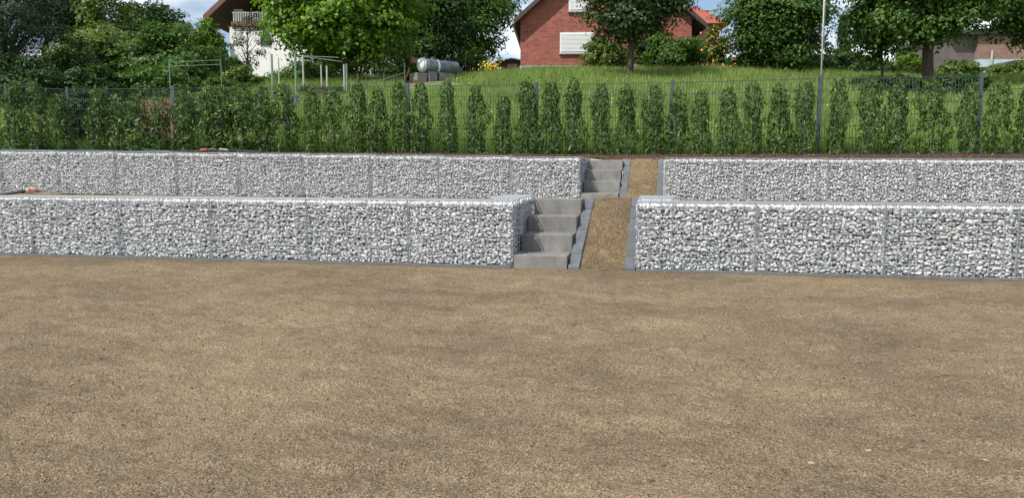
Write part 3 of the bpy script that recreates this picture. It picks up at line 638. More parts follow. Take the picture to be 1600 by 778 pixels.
tree(388, 38, 358, 418, 22, 112, mat='needle', n=1500, leaf=0.15, aspect=0.3, trunk_px=3, name='small_pine', label='small open pine in front of the white house wall', group=BG, seed=19, fill=0.05, clumps=22, flat=0.45)
tree(541, 34, 420, 657, -95, 106, mat='lime_leaf', n=30000, leaf=0.21, trunk_px=12, name='lime_tree', label='large bright green tree with broad leaves in front of the white house', group=BG, seed=20, clumps=60)
bush(465, 37, 412, 530, 98, 150, 'low dark bush under the bright green tree', mat='green_leaf', seed=21, n=7000)
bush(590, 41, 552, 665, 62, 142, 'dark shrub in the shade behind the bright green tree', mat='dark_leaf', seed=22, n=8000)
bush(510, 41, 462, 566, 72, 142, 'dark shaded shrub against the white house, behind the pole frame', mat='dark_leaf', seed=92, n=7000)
tree(665, 43, 590, 745, -90, 122, mat='dark_leaf', n=16000, leaf=0.2, trunk_px=12, name='dark_tree', label='dark shaded tree between the bright green tree and the gas tank', group=BG, seed=23)
tree(735, 50, 655, 815, -80, 96, mat='green_leaf', n=18000, leaf=0.22, trunk_px=12, name='broadleaf_tree', label='big green tree above the gas tank, next to the brick house', group=BG, seed=24, clumps=60)
bush(640, 36, 626, 656, 93, 124, 'bright green bush at the white end of the gas tank', mat='lime_leaf', seed=25, n=2500)
bush(690, 46, 650, 722, 82, 120, 'trimmed green hedge behind the gas tank', seed=26, n=3500)
bush(735, 47, 700, 762, 81, 122, 'dull green bush to the right of the gas tank', mat='olive_leaf', seed=27, n=3500)
bush(766, 40, 754, 779, 97, 112, 'small yellow flowering bush beside the shed', mat='olive_leaf', seed=28, n=900, leaf=0.1)
tree(982, 31, 905, 1072, -85, 72, mat='grey_leaf', n=19000, leaf=0.15, trunk_px=11, name='fruit_tree', label='fruit tree with a bare straight trunk in front of the brick house', group=BG, seed=29, clumps=60, fill=0.4)
bush(945, 37, 905, 990, 62, 112, 'green bush against the brick house, left of the fruit tree trunk', seed=30, n=5000, mat='olive_leaf')
bush(1010, 38, 985, 1050, 40, 116, 'dark bush behind the trunk of the fruit tree', mat='dark_leaf', seed=31, n=5000)
bush(1052, 36, 1002, 1100, 52, 116, 'broad leafy green bush to the right of the fruit tree trunk', seed=32, n=7500)
rb = bush(1118, 37, 1098, 1140, 48, 116, 'tall rose bush with orange blossoms beside the round dark tree', mat='olive_leaf', seed=33, n=3200)
tree(1215, 35, 1134, 1303, -60, 130, mat='green_leaf', n=30000, leaf=0.16, trunk_px=10, name='round_tree', label='dense round dark green tree reaching down to the meadow, left of the flagpole', group=BG, seed=34, clumps=75, fill=0.7)
tree(1314, 58, 1296, 1338, 33, 130, mat='needle', n=5000, leaf=0.25, aspect=0.3, trunk_px=3, name='spruce', label='small pointed spruce against the clouds right of the flagpole', group=BG, seed=35, conifer=True, clumps=70)
bush(1310, 46, 1278, 1345, 74, 128, 'green bush right of the flagpole, below the spruce', seed=36, n=5000, leaf=0.17, mat='dark_leaf')
bush(1362, 44, 1328, 1402, 88, 132, 'light green bush under the left edge of the large right-hand tree', seed=37, n=4000, mat='olive_leaf')
bush(1408, 46, 1378, 1440, 82, 132, 'bright bush just left of the large tree trunk', seed=38, n=4000, mat='lime_leaf')
tree(1443, 28.5, 1335, 1570, -140, 90, mat='green_leaf', n=36000, leaf=0.155, trunk_px=17, name='large_tree', label='large dark green spreading tree with a thick trunk on the meadow edge', group=BG, seed=39, clumps=70)
tree(1610, 31, 1530, 1700, -90, 74, mat='green_leaf', n=20000, leaf=0.155, trunk_px=14, name='broadleaf_tree', label='green tree overhanging the brown brick building at the right', group=BG, seed=40)
tree(1372, 30, 1322, 1432, -60, 100, mat='green_leaf', n=8500, leaf=0.15, trunk_px=4, name='slender_tree', label='loose green tree between the spruce and the large spreading tree', group=BG, seed=41, fill=0.15)
for i, (a, b, y0, y1, lb) in enumerate(((1328, 1392, 122, 150, 'dark clipped hedge piece behind the raised fence panel, farthest left of four'), (1384, 1440, 121, 150, 'dark clipped hedge piece just left of the large trunk'), (1446, 1500, 121, 152, 'dark clipped hedge piece just right of the large trunk'), (1492, 1542, 115, 152, 'dark clipped hedge piece behind the end post of the raised fence panel'))):
    bush((a+b)/2, 25.5, a, b, y0, y1 + 4, lb, mat='dark_leaf', seed=50 + i, n=4200, leaf=0.12, name='hedge')
bush(1495, 38, 1462, 1535, 96, 130, 'pale grassy shrub before the brown brick building', mat='olive_leaf', seed=55, n=3500)
bush(1575, 36, 1545, 1615, 100, 140, 'dry brownish shrub at the right edge under the dark roof', mat='olive_leaf', seed=56, n=3500)
bush(30, 25, -20, 90, 95, 190, 'dark bush behind the fence at the far left', mat='dark_leaf', seed=57, n=9000, leaf=0.12)
bush(125, 26, 80, 190, 100, 190, 'dark green bush behind the far left fence post', mat='dark_leaf', seed=58, n=8000, leaf=0.12)
bush(230, 27, 180, 300, 108, 180, 'green bush behind the wooden planter panel', mat='green_leaf', seed=59, n=7000, leaf=0.12)
bush(330, 28, 285, 385, 120, 172, 'loose green bush beyond the fence left of the green poles', mat='green_leaf', seed=60, n=5000, leaf=0.12)
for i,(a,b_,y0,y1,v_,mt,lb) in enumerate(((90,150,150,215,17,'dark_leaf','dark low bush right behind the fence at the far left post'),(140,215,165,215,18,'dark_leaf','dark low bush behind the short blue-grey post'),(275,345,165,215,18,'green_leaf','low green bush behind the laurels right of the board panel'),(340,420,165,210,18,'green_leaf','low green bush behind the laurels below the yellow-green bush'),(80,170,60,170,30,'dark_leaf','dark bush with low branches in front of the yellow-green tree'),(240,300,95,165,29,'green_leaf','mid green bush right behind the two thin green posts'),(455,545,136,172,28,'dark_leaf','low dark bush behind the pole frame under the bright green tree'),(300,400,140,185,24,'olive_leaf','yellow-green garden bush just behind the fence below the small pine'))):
    bush((a+b_)/2, v_, a, b_, y0, y1, lb, mat=mt, seed=80+i, n=6000, leaf=0.12)
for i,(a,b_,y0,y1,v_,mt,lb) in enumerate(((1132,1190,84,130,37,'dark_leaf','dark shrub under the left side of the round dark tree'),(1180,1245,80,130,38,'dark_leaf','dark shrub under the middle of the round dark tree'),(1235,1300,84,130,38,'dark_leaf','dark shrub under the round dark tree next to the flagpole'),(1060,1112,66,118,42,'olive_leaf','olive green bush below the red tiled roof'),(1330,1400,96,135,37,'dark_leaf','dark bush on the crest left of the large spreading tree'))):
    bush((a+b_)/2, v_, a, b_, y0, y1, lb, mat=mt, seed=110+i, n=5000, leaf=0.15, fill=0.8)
# blossoms of the rose bush, part of it
def petals(name, P, size, mat, parent=None, seed=0):
    V, F = leaves(P, np.random.RandomState(seed).normal(size=P.shape) + np.array([0.2, -0.8, 0.6]), size, 0.9, seed, 0.2)
    return tag(link(name, np_mesh(name, V, F), M[mat], parent), kind='stuff')
r = np.random.RandomState(3); C0 = at(1122, 60, 36.4) - rb.location
P = np.array([list(C0)]) + np.stack([r.normal(0, 0.33, 60), r.normal(-0.3, 0.2, 60), r.normal(0, 0.5, 60)], 1); petals('blossoms', P, 0.12, 'petal_orange', rb, 4)
C1 = at(1118, 104, 35.2); P = np.array([list(C1)]) + np.stack([r.uniform(-0.9, 1.0, 60), r.uniform(-0.3, 0.3, 60), r.normal(0, 0.15, 60)], 1)
tag(petals('flower_patch', P, 0.10, 'petal_orange', None, 5))

# ------------------------------------------------------------------ meadow grass and flowers
def tuft_points(n, v0, v1, seed, pw=1.0):
    r = np.random.RandomState(seed); v = v0 + (v1 - v0) * r.uniform(0, 1, n) ** pw; u = (r.uniform(-0.74, 0.74, n)) * v
    X = u * cY - v * sY; Y = u * sY + v * cY; k = Y > 14.0
    return X[k], Y[k]
def blades(n, v0, v1, h0, h1, w, seed, pw=1.0):
    X, Y = tuft_points(n, v0, v1, seed, pw); cc_ = (X * cY + Y * sY) / (-X * sY + Y * cY); vv_ = -X * sY + Y * cY; kb = ~((cc_ > -0.14) & (cc_ < -0.066 - 0.01 * (vv_ - 31)) & (vv_ > 28.5) & (vv_ < 37)); X, Y = X[kb], Y[kb]; r = np.random.RandomState(seed + 1); n = len(X); Z = ground(X, Y)
    dens = smooth_noise(X, Y, 3.0, 31); h = r.uniform(h0, h1, n) * (1 + 0.22 * np.clip(dens, -1.5, 1.5)); a = r.uniform(0, 6.28, n); kk = (smooth_noise(X, Y, 2.2, seed + 3) + r.normal(0, 0.8, n) > 0.1) if seed >= 65 else np.ones(n, bool); X, Y, Z, h, a = X[kk], Y[kk], Z[kk], h[kk], a[kk]; n = len(X)
    dx, dy = np.cos(a) * w * 0.5, np.sin(a) * w * 0.5
    lx, ly = r.normal(0, 0.3, n) * h, r.normal(0, 0.3, n) * h
    V = np.stack([np.stack([X - dx, Y - dy, Z - 0.02], 1), np.stack([X + dx, Y + dy, Z - 0.02], 1), np.stack([X + lx, Y + ly, Z + h], 1)], 1)
    return V.reshape(-1, 3)
V = np.concatenate([blades(150000, 13.2, 23, 0.10, 0.30, 0.016, 61), blades(130000, 22, 40, 0.12, 0.32, 0.035, 62, 0.9)])
tag(link('grass', np_mesh('grass', V, np.arange(len(V)).reshape(-1, 3)), M['grass']), kind='stuff')
V = np.concatenate([blades(26000, 14, 24, 0.18, 0.38, 0.013, 65), blades(42000, 23, 40, 0.18, 0.42, 0.025, 66, 0.7)])
tag(link('dry_grass', np_mesh('dry_grass', V, np.arange(len(V)).reshape(-1, 3)), M['dry_grass']), kind='stuff')
for mt, n, sd_, sz in (('petal_yellow', 650, 71, 0.04), ('petal_white', 1500, 72, 0.03)):
    X, Y = tuft_points(n, 13.5, 32, sd_); k = smooth_noise(X, Y, 4.0, sd_) > 0.1; X, Y = X[k], Y[k]
    petals('meadow_flowers', np.stack([X, Y, ground(X, Y) + 0.24], 1), sz, mt, None, sd_)
r = np.random.RandomState(8); c = at(766, 103, 39.4); P = np.array([list(c)]) + np.stack([r.normal(0, 0.28, 90), r.normal(0, 0.1, 90), r.normal(0, 0.17, 90)], 1)
petals('yellow_flower_patch', P, 0.12, 'petal_yellow', None, 9)

# ------------------------------------------------------------------ houses (each built in its own upright frame facing the camera's side)
def facing(px, v, rz=0.0): return at(px, 260, v), YAW + rz
def window_shutter(root, x0, x1, z0, z1, y, slats=14):
    w = MB().box(x0 - 0.06, x1 + 0.06, y - 0.02, y + 0.08, z0 - 0.06, z1 + 0.06).build('window', M['white_frame'], root)
    s = MB(); h = (z1 - z0) / slats
    for i in range(slats): s.prism_x([(y - 0.045, z0 + h * i + 0.01), (y - 0.055, z0 + h * (i + 0.5)), (y - 0.045, z0 + h * (i + 1) - 0.004), (y - 0.022, z0 + h * (i + 1) - 0.002), (y - 0.022, z0 + h * i)], x0, x1)
    s.build('shutter', M['shutter'], w)
    MB().box(x0 - 0.1, x1 + 0.1, y - 0.12, y - 0.002, z0 - 0.13, z0 - 0.062).build('sill', M['plinth'], w)
# brick house: left wall corner px 813, gable 813..1100
v = 38.0; sc = v / FPX
o0, rz = facing(813, v); gz = float(ground(o0.x, o0.y))
H = lambda py: sl(py) * v + CAM_H - gz
bh = empty('brick_house', (o0.x, o0.y, gz), 'red brick gable house with closed white roller shutters on the hill', 'house', rz=rz - R(3.5))
Wd = 258 * sc; ze = H(32); zr = ze + Wd / 2 * 0.86
MB().prism([(0, 0.05), (Wd, 0.05), (Wd, ze), (Wd / 2, zr), (0, ze)], 0, 8).build('wall', M['red_brick'], bh)
MB().box(-0.03, Wd + 0.03, -0.03, 8.0, -0.6, H(103)).build('plinth', M['plinth'], bh)
ov = 0.28; th = 0.2; k = 0.86
for sgn, nm in ((1, 'roof'), (-1, 'roof')):
    xm = Wd / 2; a = (-ov) if sgn > 0 else Wd + 0.62; ov_ = ov if sgn > 0 else 0.62
    ps = [(a, ze - ov_ * k + 0.02), (xm, zr + 0.02), (xm, zr + 0.02 + th * 1.3), (a - sgn * 0.05, ze - ov_ * k + th)]
    MB().prism(ps, -0.45, 8.3).build('roof', M['roof_dark'], bh)
    MB().prism([(p[0], p[1] - 0.03) for p in ps[:2]] + [(xm, zr + 0.2), (a, ze - ov_ * k + 0.14)], -0.50, -0.46).build('bargeboard', M['brown_wood'], bh)
MB().tube([(-ov - 0.06, -0.5, ze - ov * k + 0.05), (-ov - 0.06, 8.3, ze - ov * k + 0.05)], 0.07, 8).build('gutter', M['plinth'], bh)
window_shutter(bh, (875 - 813) * sc, (922 - 813) * sc, H(82), H(54), 0.0)
window_shutter(bh, (888 - 813) * sc, (914 - 813) * sc, H(17), H(-12), 0.0)
# white house
v = 45.0; sc = v / FPX
o0, rz = facing(371, v); gz = float(ground(o0.x, o0.y)); H = lambda py: sl(py) * v + CAM_H - gz
wh = empty('white_house', (o0.x, o0.y, gz), 'white rendered house with wide brown eaves and a balcony behind the trees', 'house', rz=rz)
Wd = 9.6; ze = H(34) ; kk = 0.9; zr = ze + Wd / 2 * kk
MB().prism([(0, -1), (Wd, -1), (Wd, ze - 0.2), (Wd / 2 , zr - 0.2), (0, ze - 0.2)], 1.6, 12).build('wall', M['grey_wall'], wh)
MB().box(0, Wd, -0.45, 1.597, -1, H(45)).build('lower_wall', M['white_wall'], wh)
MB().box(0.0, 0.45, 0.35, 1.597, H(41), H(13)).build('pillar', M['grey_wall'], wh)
for a, b in ((-1.35, Wd/2), (Wd + 1.35, Wd/2)):
    z_a = ze - 1.35 * kk + 1.1; z_b = zr + 1.0
    MB().prism([(a, z_a), (b, z_b), (b, z_b + 0.28), (a, z_a + 0.28)], -0.7, 12.6).build('roof', M['brown_wood'], wh)
    MB().prism([(a, z_a - 0.04), (b, z_b - 0.04), (b, z_b + 0.32), (a, z_a + 0.32)], -0.76, -0.71).build('bargeboard', M['red_wood'], wh)
MB().box(0.15, Wd, -0.60, 0.34, H(44.5), H(37)).build('balcony_floor', M['red_wood'], wh)
rail = MB().box(0.2, Wd - 0.1, -0.5, -0.44, H(23.5), H(22)).build('balcony_railing', M['grey_wall'], wh)
for i in range(34):
    x = 0.25 + i * 0.135
    MB().box(x, x + 0.06, -0.49, -0.46, H(36.8), H(23.5)).build('baluster', M['pale_paint'] if 'pale_paint' in M else M['plinth'], rail)
def arch(x0, x1, z0, z1, y, mat, root, name, t=0.0):
    w = x1 - x0; pts = [(x0, z0), (x1, z0)] + [(x0 + w/2 + w/2 * math.cos(a), z1 - w/2 + w/2 * math.sin(a)) for a in [math.pi * i / 10 for i in range(11)]]
    return MB().prism(pts, y, y + 0.12 + t).build(name, mat, root)
wi = arch((416.5-371)*sc, (434-371)*sc, H(75), H(50), -0.48, M['white_frame'], wh, 'window'); arch((417.5-371)*sc, (433-371)*sc, H(74), H(51), -0.50, M['glass'], wi, 'pane')
wi = arch((389-371)*sc, (401-371)*sc, H(126), H(106), -0.50, M['plinth'], wh, 'window'); arch((391-371)*sc, (399-371)*sc, H(124), H(108), -0.52, M['glass'], wi, 'pane')
MB().tube([((374-371)*sc, -0.8, H(106)), ((408-371)*sc, -0.8, H(114))], 0.06, 6).build('handrail', M['roof_dark'], wh)
# red-roofed house behind, hip corner to the right
v = 56.0; sc = v / FPX
o0, rz = facing(1131, v); gz = float(ground(o0.x, o0.y)); H = lambda py: sl(py) * v + CAM_H - gz
rh = empty('red_roof_house', (o0.x, o0.y, gz), 'far house with an orange-red tiled roof and brick chimney behind the brick house', 'house', rz=rz)
MB().box(-7.6, -0.5, 0.5, 8, -0.5, H(37)).build('wall', M['tan_brick'], rh)
a, e, t = H(37), -8.2, H(-16)
MB().add([(e, -0.1, a), (0.25, -0.1, a), (0.25, 8.6, a), (e, 8.6, a), (e + 2.3, 4.2, t), (-2.2, 4.2, t)], [(0, 1, 5, 4), (1, 2, 5), (2, 3, 4, 5), (3, 0, 4), (0, 3, 2, 1)]).build('roof', M['roof_red'], rh)
ch = MB().box(-1.25, -0.68, 3.0, 3.6, H(22), H(5)).build('chimney', M['red_brick'], rh)
MB().box(-1.32, -0.61, 2.93, 3.67, H(5) + 0.002, H(3.4)).build('chimney_cap', M['roof_red'], ch)
# building at the right edge
v = 43.0; sc = v / FPX
o0, rz = facing(1516, v); gz = float(ground(o0.x, o0.y)); H = lambda py: sl(py) * v + CAM_H - gz
gb = empty('brown_building', (o0.x, o0.y, gz), 'brownish brick building with a pale blue base at the right edge', 'building', rz=rz)
MB().box(0, 2.7, 0, 6, H(92.5), H(55)).build('wall', M['tan_brick'], gb)
MB().box(-1.4, -0.003, 0.25, 6, -1, H(55)).build('side_wall', M['shaded_wall'], gb)
MB().box(-0.002, 4.4, -0.06, 6, -1, H(93.2)).build('blue_base', M['blue_base'], gb)
MB().box(-1.6, 3.0, -0.3, 6.2, H(55) + 0.002, H(48)).build('roof', M['roof_dark'], gb)
MB().tube([(0.72, -0.14, H(108)), (0.72, -0.14, H(80))], 0.06, 8).build('vent_pipe', M['pale_paint'], gb)
v = 40.0; sc = v / FPX
o0, rz = facing(1545, v); gz = float(ground(o0.x, o0.y)); H = lambda py: sl(py) * v + CAM_H - gz
lt = empty('lean_to', (o0.x, o0.y, gz), 'low dark sloping roof shelter in front of the brown brick building', 'shed', rz=rz)
MB().prism([(-0.4, H(108)), (1.0, H(94)), (3.5, H(92)), (3.5, H(95)), (1.0, H(97)), (-0.4, H(111))], 0, 1.8).build('roof', M['roof_dark'], lt)
for x, zz in ((0.9, H(98)), (3.3, H(95.5)), (2.1, H(96.5))): MB().box(x, x + 0.1, 0.1, 0.2, -0.3, zz).build('post', M['brown_wood'], lt)
MB().box(0.9, 3.4, 1.5, 1.6, -0.3, H(98)).build('back_panel', M['brown_wood'], lt)
# shed
v = 50.0; sc = v / FPX
o0, rz = facing(779, v); gz = float(ground(o0.x, o0.y)); H = lambda py: sl(py) * v + CAM_H - gz
sh = empty('garden_shed', (o0.x, o0.y, gz), 'small dark brown garden shed with a pale gabled roof edge left of the brick house', 'shed', rz=rz)
Ws = 42 * sc
for i in range(9):
    x = Ws * i / 9; MB().box(x + 0.01, x + Ws / 9 - 0.01, 0, 0.04, -0.6, H(98) + 0.02).build('wall_board', M['brown_wood'], sh)
MB().prism([(0, -0.6), (Ws, -0.6), (Ws, H(97)), (Ws / 2, H(93.5)), (0, H(97))], 0.042, 2.2).build('wall', M['brown_wood'], sh)
MB().prism([(-0.2, H(98)), (Ws/2, H(93)), (Ws+0.2, H(98)), (Ws+0.2, H(96.4)), (Ws/2, H(91.4)), (-0.2, H(96.4))], -0.25, 2.4).build('roof', M['plinth'], sh)
ww = MB().box(0.62, 1.15, -0.04, -0.003, H(106), H(101)).build('window', M['white_frame'], sh); MB().box(0.66, 1.11, -0.05, -0.042, H(105.6), H(101.4)).build('pane', M['tan_wood'], ww)

# ------------------------------------------------------------------ gas tank on its blocks
v = 33.0; sc = v / FPX
pa = at(654, 101.5, v); pb = at(715, 102.2, v + 1.3); ax = (pb - pa); L = ax.length; gz = float(ground(pa.x, pa.y))
tk = empty('gas_tank', (pa.x, pa.y, gz), 'grey cylindrical gas tank with a white domed end on concrete blocks', 'tank'); tk.rotation_euler.z = math.atan2(ax.y, ax.x)
hz = pa.z - gz; r0 = 10.2 * sc; mb = MB()
prof = [(r0 * 0.45 * (1 - math.cos(t)), r0 * math.sin(t)) for t in [math.pi / 2 * i / 6 for i in range(7)]]
pts = [(p[0], 0, hz) for p in prof]; rad = [max(0.01, p[1]) for p in prof]
MB().tube(pts, rad, 28).build('domed_end', M['tank_white'], tk, smooth=True)
x1 = prof[-1][0]
MB().tube([(x1, 0, hz), (L - x1, 0, hz)] + [(L - x1 + (x1 - p[0]), 0, hz) for p in prof[::-1][1:]], [r0, r0] + [max(0.01, p[1]) for p in prof[::-1][1:]], 28).build('shell', M['tank'], tk, smooth=True)
for x in (x1 + 0.02, L * 0.42, L * 0.8): MB().tube([(x, 0, hz), (x + 0.07, 0, hz)], r0 + 0.02, 28).build('band', M['tank_white' if x < 1 else 'tank'], tk)
MB().tube([(L * 0.35, 0, hz + r0 - 0.02), (L * 0.35, 0, hz + r0 + 0.09)], 0.12, 12).build('valve_cap', M['tank'], tk)
MB().tube([(0.04, -0.02, hz - 0.12), (0.02, -0.02, hz + 0.06)], 0.025, 6).build('gauge', M['rubber'], tk)
zb = hz - r0 * 0.93
for x in (0.35, 0.9, L - 0.75):
    MB().box(x, x + 0.42, -0.26, 0.30, -0.5, zb).build('support_block', M['step'], tk, bevel=0.02)
for x in (-0.25,): MB().box(x, x + 0.5, -0.25, 0.33, -0.5, zb - 0.1).build('support_block', M['step'], tk, bevel=0.02)
MB().tube([(-0.25, 0.3, hz - r0 * 0.5), (-0.4, 0.45, hz - r0 - 0.35)], 0.035, 6).build('brace', M['rust'], tk)
MB().box(-0.45, -0.1, -0.33, -0.25, -0.15, 0.05).build('base_plank', M['rust'], tk)
MB().box(0.2, 0.9, 0.8, 1.0, hz + r0 * 0.6, hz + r0 + 0.12).build('canopy_board', M['tan_wood'], tk)

# ------------------------------------------------------------------ flagpole, poles, tripod, small garden things
p = at(1277, 260, 30); p.z = float(ground(p.x, p.y))
fp = empty('flagpole', tuple(p), 'tall white flagpole on the meadow right of the round dark tree', 'flagpole')
MB().tube([(0, 0, -0.2), (0, 0, 3.2), (0, 0, 7.0)], [0.034, 0.030, 0.024], 12).build('pole', M['flag'], fp, smooth=True)
MB().tube([(0, 0, 7.0), (0, 0, 7.06), (0, 0, 7.12)], [0.03, 0.07, 0.02], 12).build('finial', M['flag'], fp, smooth=True)
MB().tube([(0.055, -0.02, 0.9), (0.05, -0.02, 6.9)], 0.005, 4).build('halyard', M['pale_paint'], fp)
c, t = hit(470, 139); sc = t * 0.0 + (-c.x * sY + c.y * cY) / FPX
def pole_frame(name, lab, uprights, rails, v, col, cat):
    b = at(uprights[0][0], 260, v); gz = float(ground(b.x, b.y)); root = empty(name, (b.x, b.y, gz), lab, cat, rz=YAW); s = v / FPX
    H = lambda py: sl(py) * v + CAM_H - gz
    for px, py0, mt, dy, rr in uprights: MB().tube([((px - uprights[0][0]) * s, dy, -0.4), ((px - uprights[0][0]) * s, dy, H(py0))], rr, 8).build('post', M[mt], root)
    for a, b_, ya, yb, dy in rails: MB().tube([((a - uprights[0][0]) * s, dy, H(ya)), ((b_ - uprights[0][0]) * s, dy, H(yb))], 0.008, 6).build('rail', M[col], root)
    return root
pole_frame('clothes_line_frame', 'frame of pale green and white poles for washing lines under the bright green tree',
           [(430, 85, 'green_paint', 0, .038), (435, 88, 'pale_paint', 0.4, .024), (466, 84, 'green_paint', 0, .038), (473, 84, 'pale_paint', 0.4, .032), (489, 93, 'pale_paint', 1.5, .025), (495, 93, 'pale_paint', 1.8, .035), (526, 92, 'pale_paint', 1.5, .03), (532, 92, 'green_paint', 1.3, .035)],
           [(466, 532, 87, 90, 0.05), (430, 437, 113, 113, 0.2), (466, 474, 112, 112, 0.2), (473, 532, 85, 93, 0.6)], 27.0, 'pale_paint', 'washing line')
pole_frame('net_posts', 'two thin green posts with a wire strung before the bushy trees', [(272, 97, 'green_paint', 0, .014), (351, 93, 'green_paint', 0, .014)], [(272, 351, 98, 94, 0), (272, 351, 104, 101, 0)], 26.0, 'green_paint', 'posts')
pole_frame('wire_fence', 'low thin wire fence on the meadow between the bright tree and the gas tank', [(548, 130, 'post', 0, .03), (599, 112, 'post', 0.5, .03), (634, 98, 'post', 0, .03), (574, 126, 'post', 0.2, .02)], [(548, 599, 131, 124, 0.2), (599, 634, 124, 112, 0.2), (548, 634, 138, 128, 0.2)], 29.0, 'post', 'fence')
b = at(562, 260, 21.5); b.z = float(ground(b.x, b.y))
tp = empty('tripod_stand', tuple(b), 'black tripod stand with a short pole on the grass left of the gas tank', 'stand', rz=YAW)
s = (-b.x * sY + b.y * cY) / FPX
HT = sl(116) * 21.5 + CAM_H - b.z; HM = sl(133) * 21.5 + CAM_H - b.z
MB().tube([(0, 0, HM), (0, 0, HT)], 0.022, 8).build('pole', M['post'], tp)
for dx, dy in ((-14, -0.1), (13, -0.1), (2, 0.5)): MB().tube([(0, 0, HM + 0.04), (dx * s * 1.25, dy, -0.02)], 0.016, 6).build('leg', M['post'], tp)
for px, py, w, h, d, mt, nm, lab, cat in (
    (464, 148, 13, 8, 0.35, 'green_plastic', 'garden_tub', 'bright green plastic tub on the grass behind the fence', 'tub'),
    (502, 150, 12, 16, 0.3, 'brown_wood', 'wooden_crate', 'dark wooden crate on the grass beside the green tub', 'crate'),
    (461, 163, 12, 18, 0.3, 'grey_plastic', 'water_barrel', 'dark grey barrel behind the laurels below the green poles', 'barrel')):
    b, t = hit(px, py + 6); s = (-b.x * sY + b.y * cY) / FPX; w *= s; h *= s
    root = empty(nm, tuple(b), lab, cat, rz=YAW)
    if cat == 'crate':
        for k in range(4): MB().box(-w/2, w/2, -d/2, -d/2 + 0.02, h * k / 4 + 0.01, h * (k + 1) / 4 - 0.008).build('slat', M[mt], root)
        MB().box(-w/2, w/2, -d/2 + 0.022, d/2, 0, h * 0.95).build('body', M[mt], root)
    else:
        MB().tube([(0, 0, 0), (0, 0, h * 0.9), (0, 0, h)], [w * 0.42, w * 0.5, w * 0.52], 16).build('body', M[mt], root, smooth=False)
        MB().tube([(0, 0, h), (0, 0, h + 0.03)], w * 0.55, 16).build('rim', M[mt], root)
# wooden planter panel at the left, behind the fence
b = at(225, 260, 16.5); gz = float(ground(b.x, b.y)); s = 16.5 / FPX
wp = empty('board_panel_fence', (b.x, b.y, gz), 'short panel of reddish-brown upright boards behind the laurels near the left post', 'fence', rz=YAW)
for i in range(9): MB().box(i * 5.4 * s, (i * 5.4 + 4.8) * s, 0, 0.03, 0, sl(157 + rnd.uniform(0, 1)) * 16.5 + CAM_H - gz).build('board', M['tan_wood'], wp)
MB().box(0, 48 * s, 0.032, 0.06, 0.35, 0.42).build('batten', M['brown_wood'], wp)
b = at(199, 260, 16.0); gz = float(ground(b.x, b.y)); s = 16 / FPX
MBp = empty('garden_post', (b.x, b.y, gz), 'short dark blue-grey post behind the laurels left of the board panel', 'post', rz=YAW)
MB().box(-0.045, 0.045, -0.045, 0.045, -0.2, sl(166) * 16 + CAM_H - gz).build('shaft', M['post'], MBp, bevel=0.006); MB().box(-0.055, 0.055, -0.055, 0.055, sl(166) * 16 + CAM_H - gz + 0.001, sl(164.5) * 16 + CAM_H - gz).build('cap', M['post'], MBp)

# ------------------------------------------------------------------ hoses
def spline(pts, n=10):
    P = [Vector(p) for p in pts]; P = [P[0]] + P + [P[-1]]; out = []
    for i in range(1, len(P) - 2):
        for k in range(n):
            t = k / n; out.append(0.5 * ((2*P[i]) + (P[i+1]-P[i-1])*t + (2*P[i-1]-5*P[i]+4*P[i+1]-P[i+2])*t*t + (-P[i-1]+3*P[i]-3*P[i+1]+P[i+2])*t**3))
    return out + [P[-1]]
Yh = 7.35
def hp(px, py, Y=Yh, lift=0.0): q = on_y(px, py, Y); return Vector((q[0], Y, max(q[2] + lift, 0.585)))
base = hp(45, 298)
hs = empty('garden_hose', tuple(base), 'black garden hose with orange-red couplings lying on the terrace at the left', 'hose'); off = base
A = [hp(-60, 306), hp(-20, 305), hp(10, 303), hp(42, 297.5)]
MB().tube([p - off for p in spline(A)], 0.016, 8).build('hose', M['rubber'], hs, smooth=True)
MB().tube([hp(42, 297.5) - off, hp(46, 297) - off], 0.019, 10).build('collar', M['pale_paint'], hs)
MB().tube([hp(46, 297) - off, hp(52, 297) - off], 0.022, 10).build('coupling', M['red_plastic'], hs)
MB().tube([hp(52, 297) - off, hp(57, 296.5) - off], 0.026, 10).build('collar', M['grey_plastic'], hs)
MB().tube([hp(57, 296.5) - off, hp(62, 296.5) - off], 0.030, 10).build('coupling', M['red_plastic'], hs)
MB().tube([hp(62, 296.5) - off, hp(66, 297) - off, hp(70, 298) - off], [0.027, 0.02, 0.012], 10).build('spray_head', M['grey_plastic'], hs)
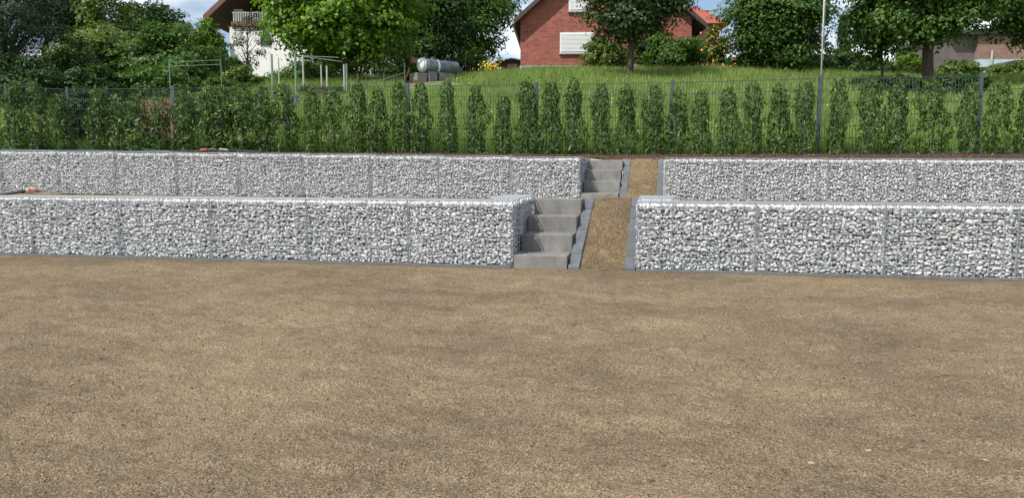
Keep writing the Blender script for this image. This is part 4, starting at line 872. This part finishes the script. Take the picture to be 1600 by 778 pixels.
MB().tube([p - off for p in spline([hp(70, 298), hp(80, 294), hp(90, 293), hp(98, 298), hp(104, 303)])], 0.008, 6).build('thin_hose', M['grey_plastic'], hs, smooth=True)
def topz(X): return float(wall_top(X)) + 0.016
q0 = on_y(120, 236, YU + 0.08)
th_ = empty('teal_hose', (q0[0], YU + 0.08, topz(q0[0])), 'thin teal hose stretched along the top of the rear wall at the left', 'hose')
P = [Vector((X - q0[0], 0.02 * math.sin(X * 3), topz(X) - topz(q0[0]) + 0.004 * math.sin(X * 5))) for X in np.arange(-10.9, -7.1, 0.1)]
MB().tube(P, 0.011, 6).build('hose', M['teal'], th_, smooth=True)
X0 = on_y(330, 240, YU + 0.3)[0]
bc = empty('black_cable', (X0, YU + 0.25, topz(X0)), 'black watering hose with a grey and red connector on the rear wall beneath the laurels', 'hose')
P = [Vector((dx, 0.04 * math.sin(dx * 7), 0.012 + 0.02 * max(0, math.sin(dx * 4)) - dx * 0.013)) for dx in np.arange(-1.1, 0.9, 0.06)]
MB().tube(P, 0.012, 6).build('hose', M['rubber'], bc, smooth=True)
MB().tube([(-0.12, -0.03, 0.035), (-0.02, -0.03, 0.035)], 0.016, 8).build('connector', M['red_plastic'], bc)
MB().tube([(0.0, -0.03, 0.035), (0.14, -0.02, 0.04)], 0.017, 8).build('tap_head', M['rubber'], bc)
MB().tube([(0.18, -0.02, 0.045), (0.32, -0.02, 0.03)], 0.015, 8).build('connector', M['grey_plastic'], bc)
# pale pebbles on the yard
for px, py, w, lb in ((1268, 717, 0.028, 'small pale yellowish pebble on the yard gravel, nearest the camera of three'), (1357, 697, 0.03, 'flat pale pebble on the yard gravel, the middle one of three'), (1538, 719, 0.026, 'pale pebble on the yard gravel towards the right edge')):
    d = ray(px, py); t = -CAM_H / d[2]; o = bpy.data.objects.new('pebble', ROCKS[int(px) % 28][0].copy()); COL.objects.link(o)
    o.data.materials.clear(); o.data.materials.append(M['pebble'])
    o.location = (d[0]*t, d[1]*t, float(yard_z(np.array(d[0]*t), np.array(d[1]*t))) + 0.003); o.scale = (w * 0.8, w * 0.6, w * 0.3); tag(o, lb, 'pebble', 'pale pebbles on the gravel')
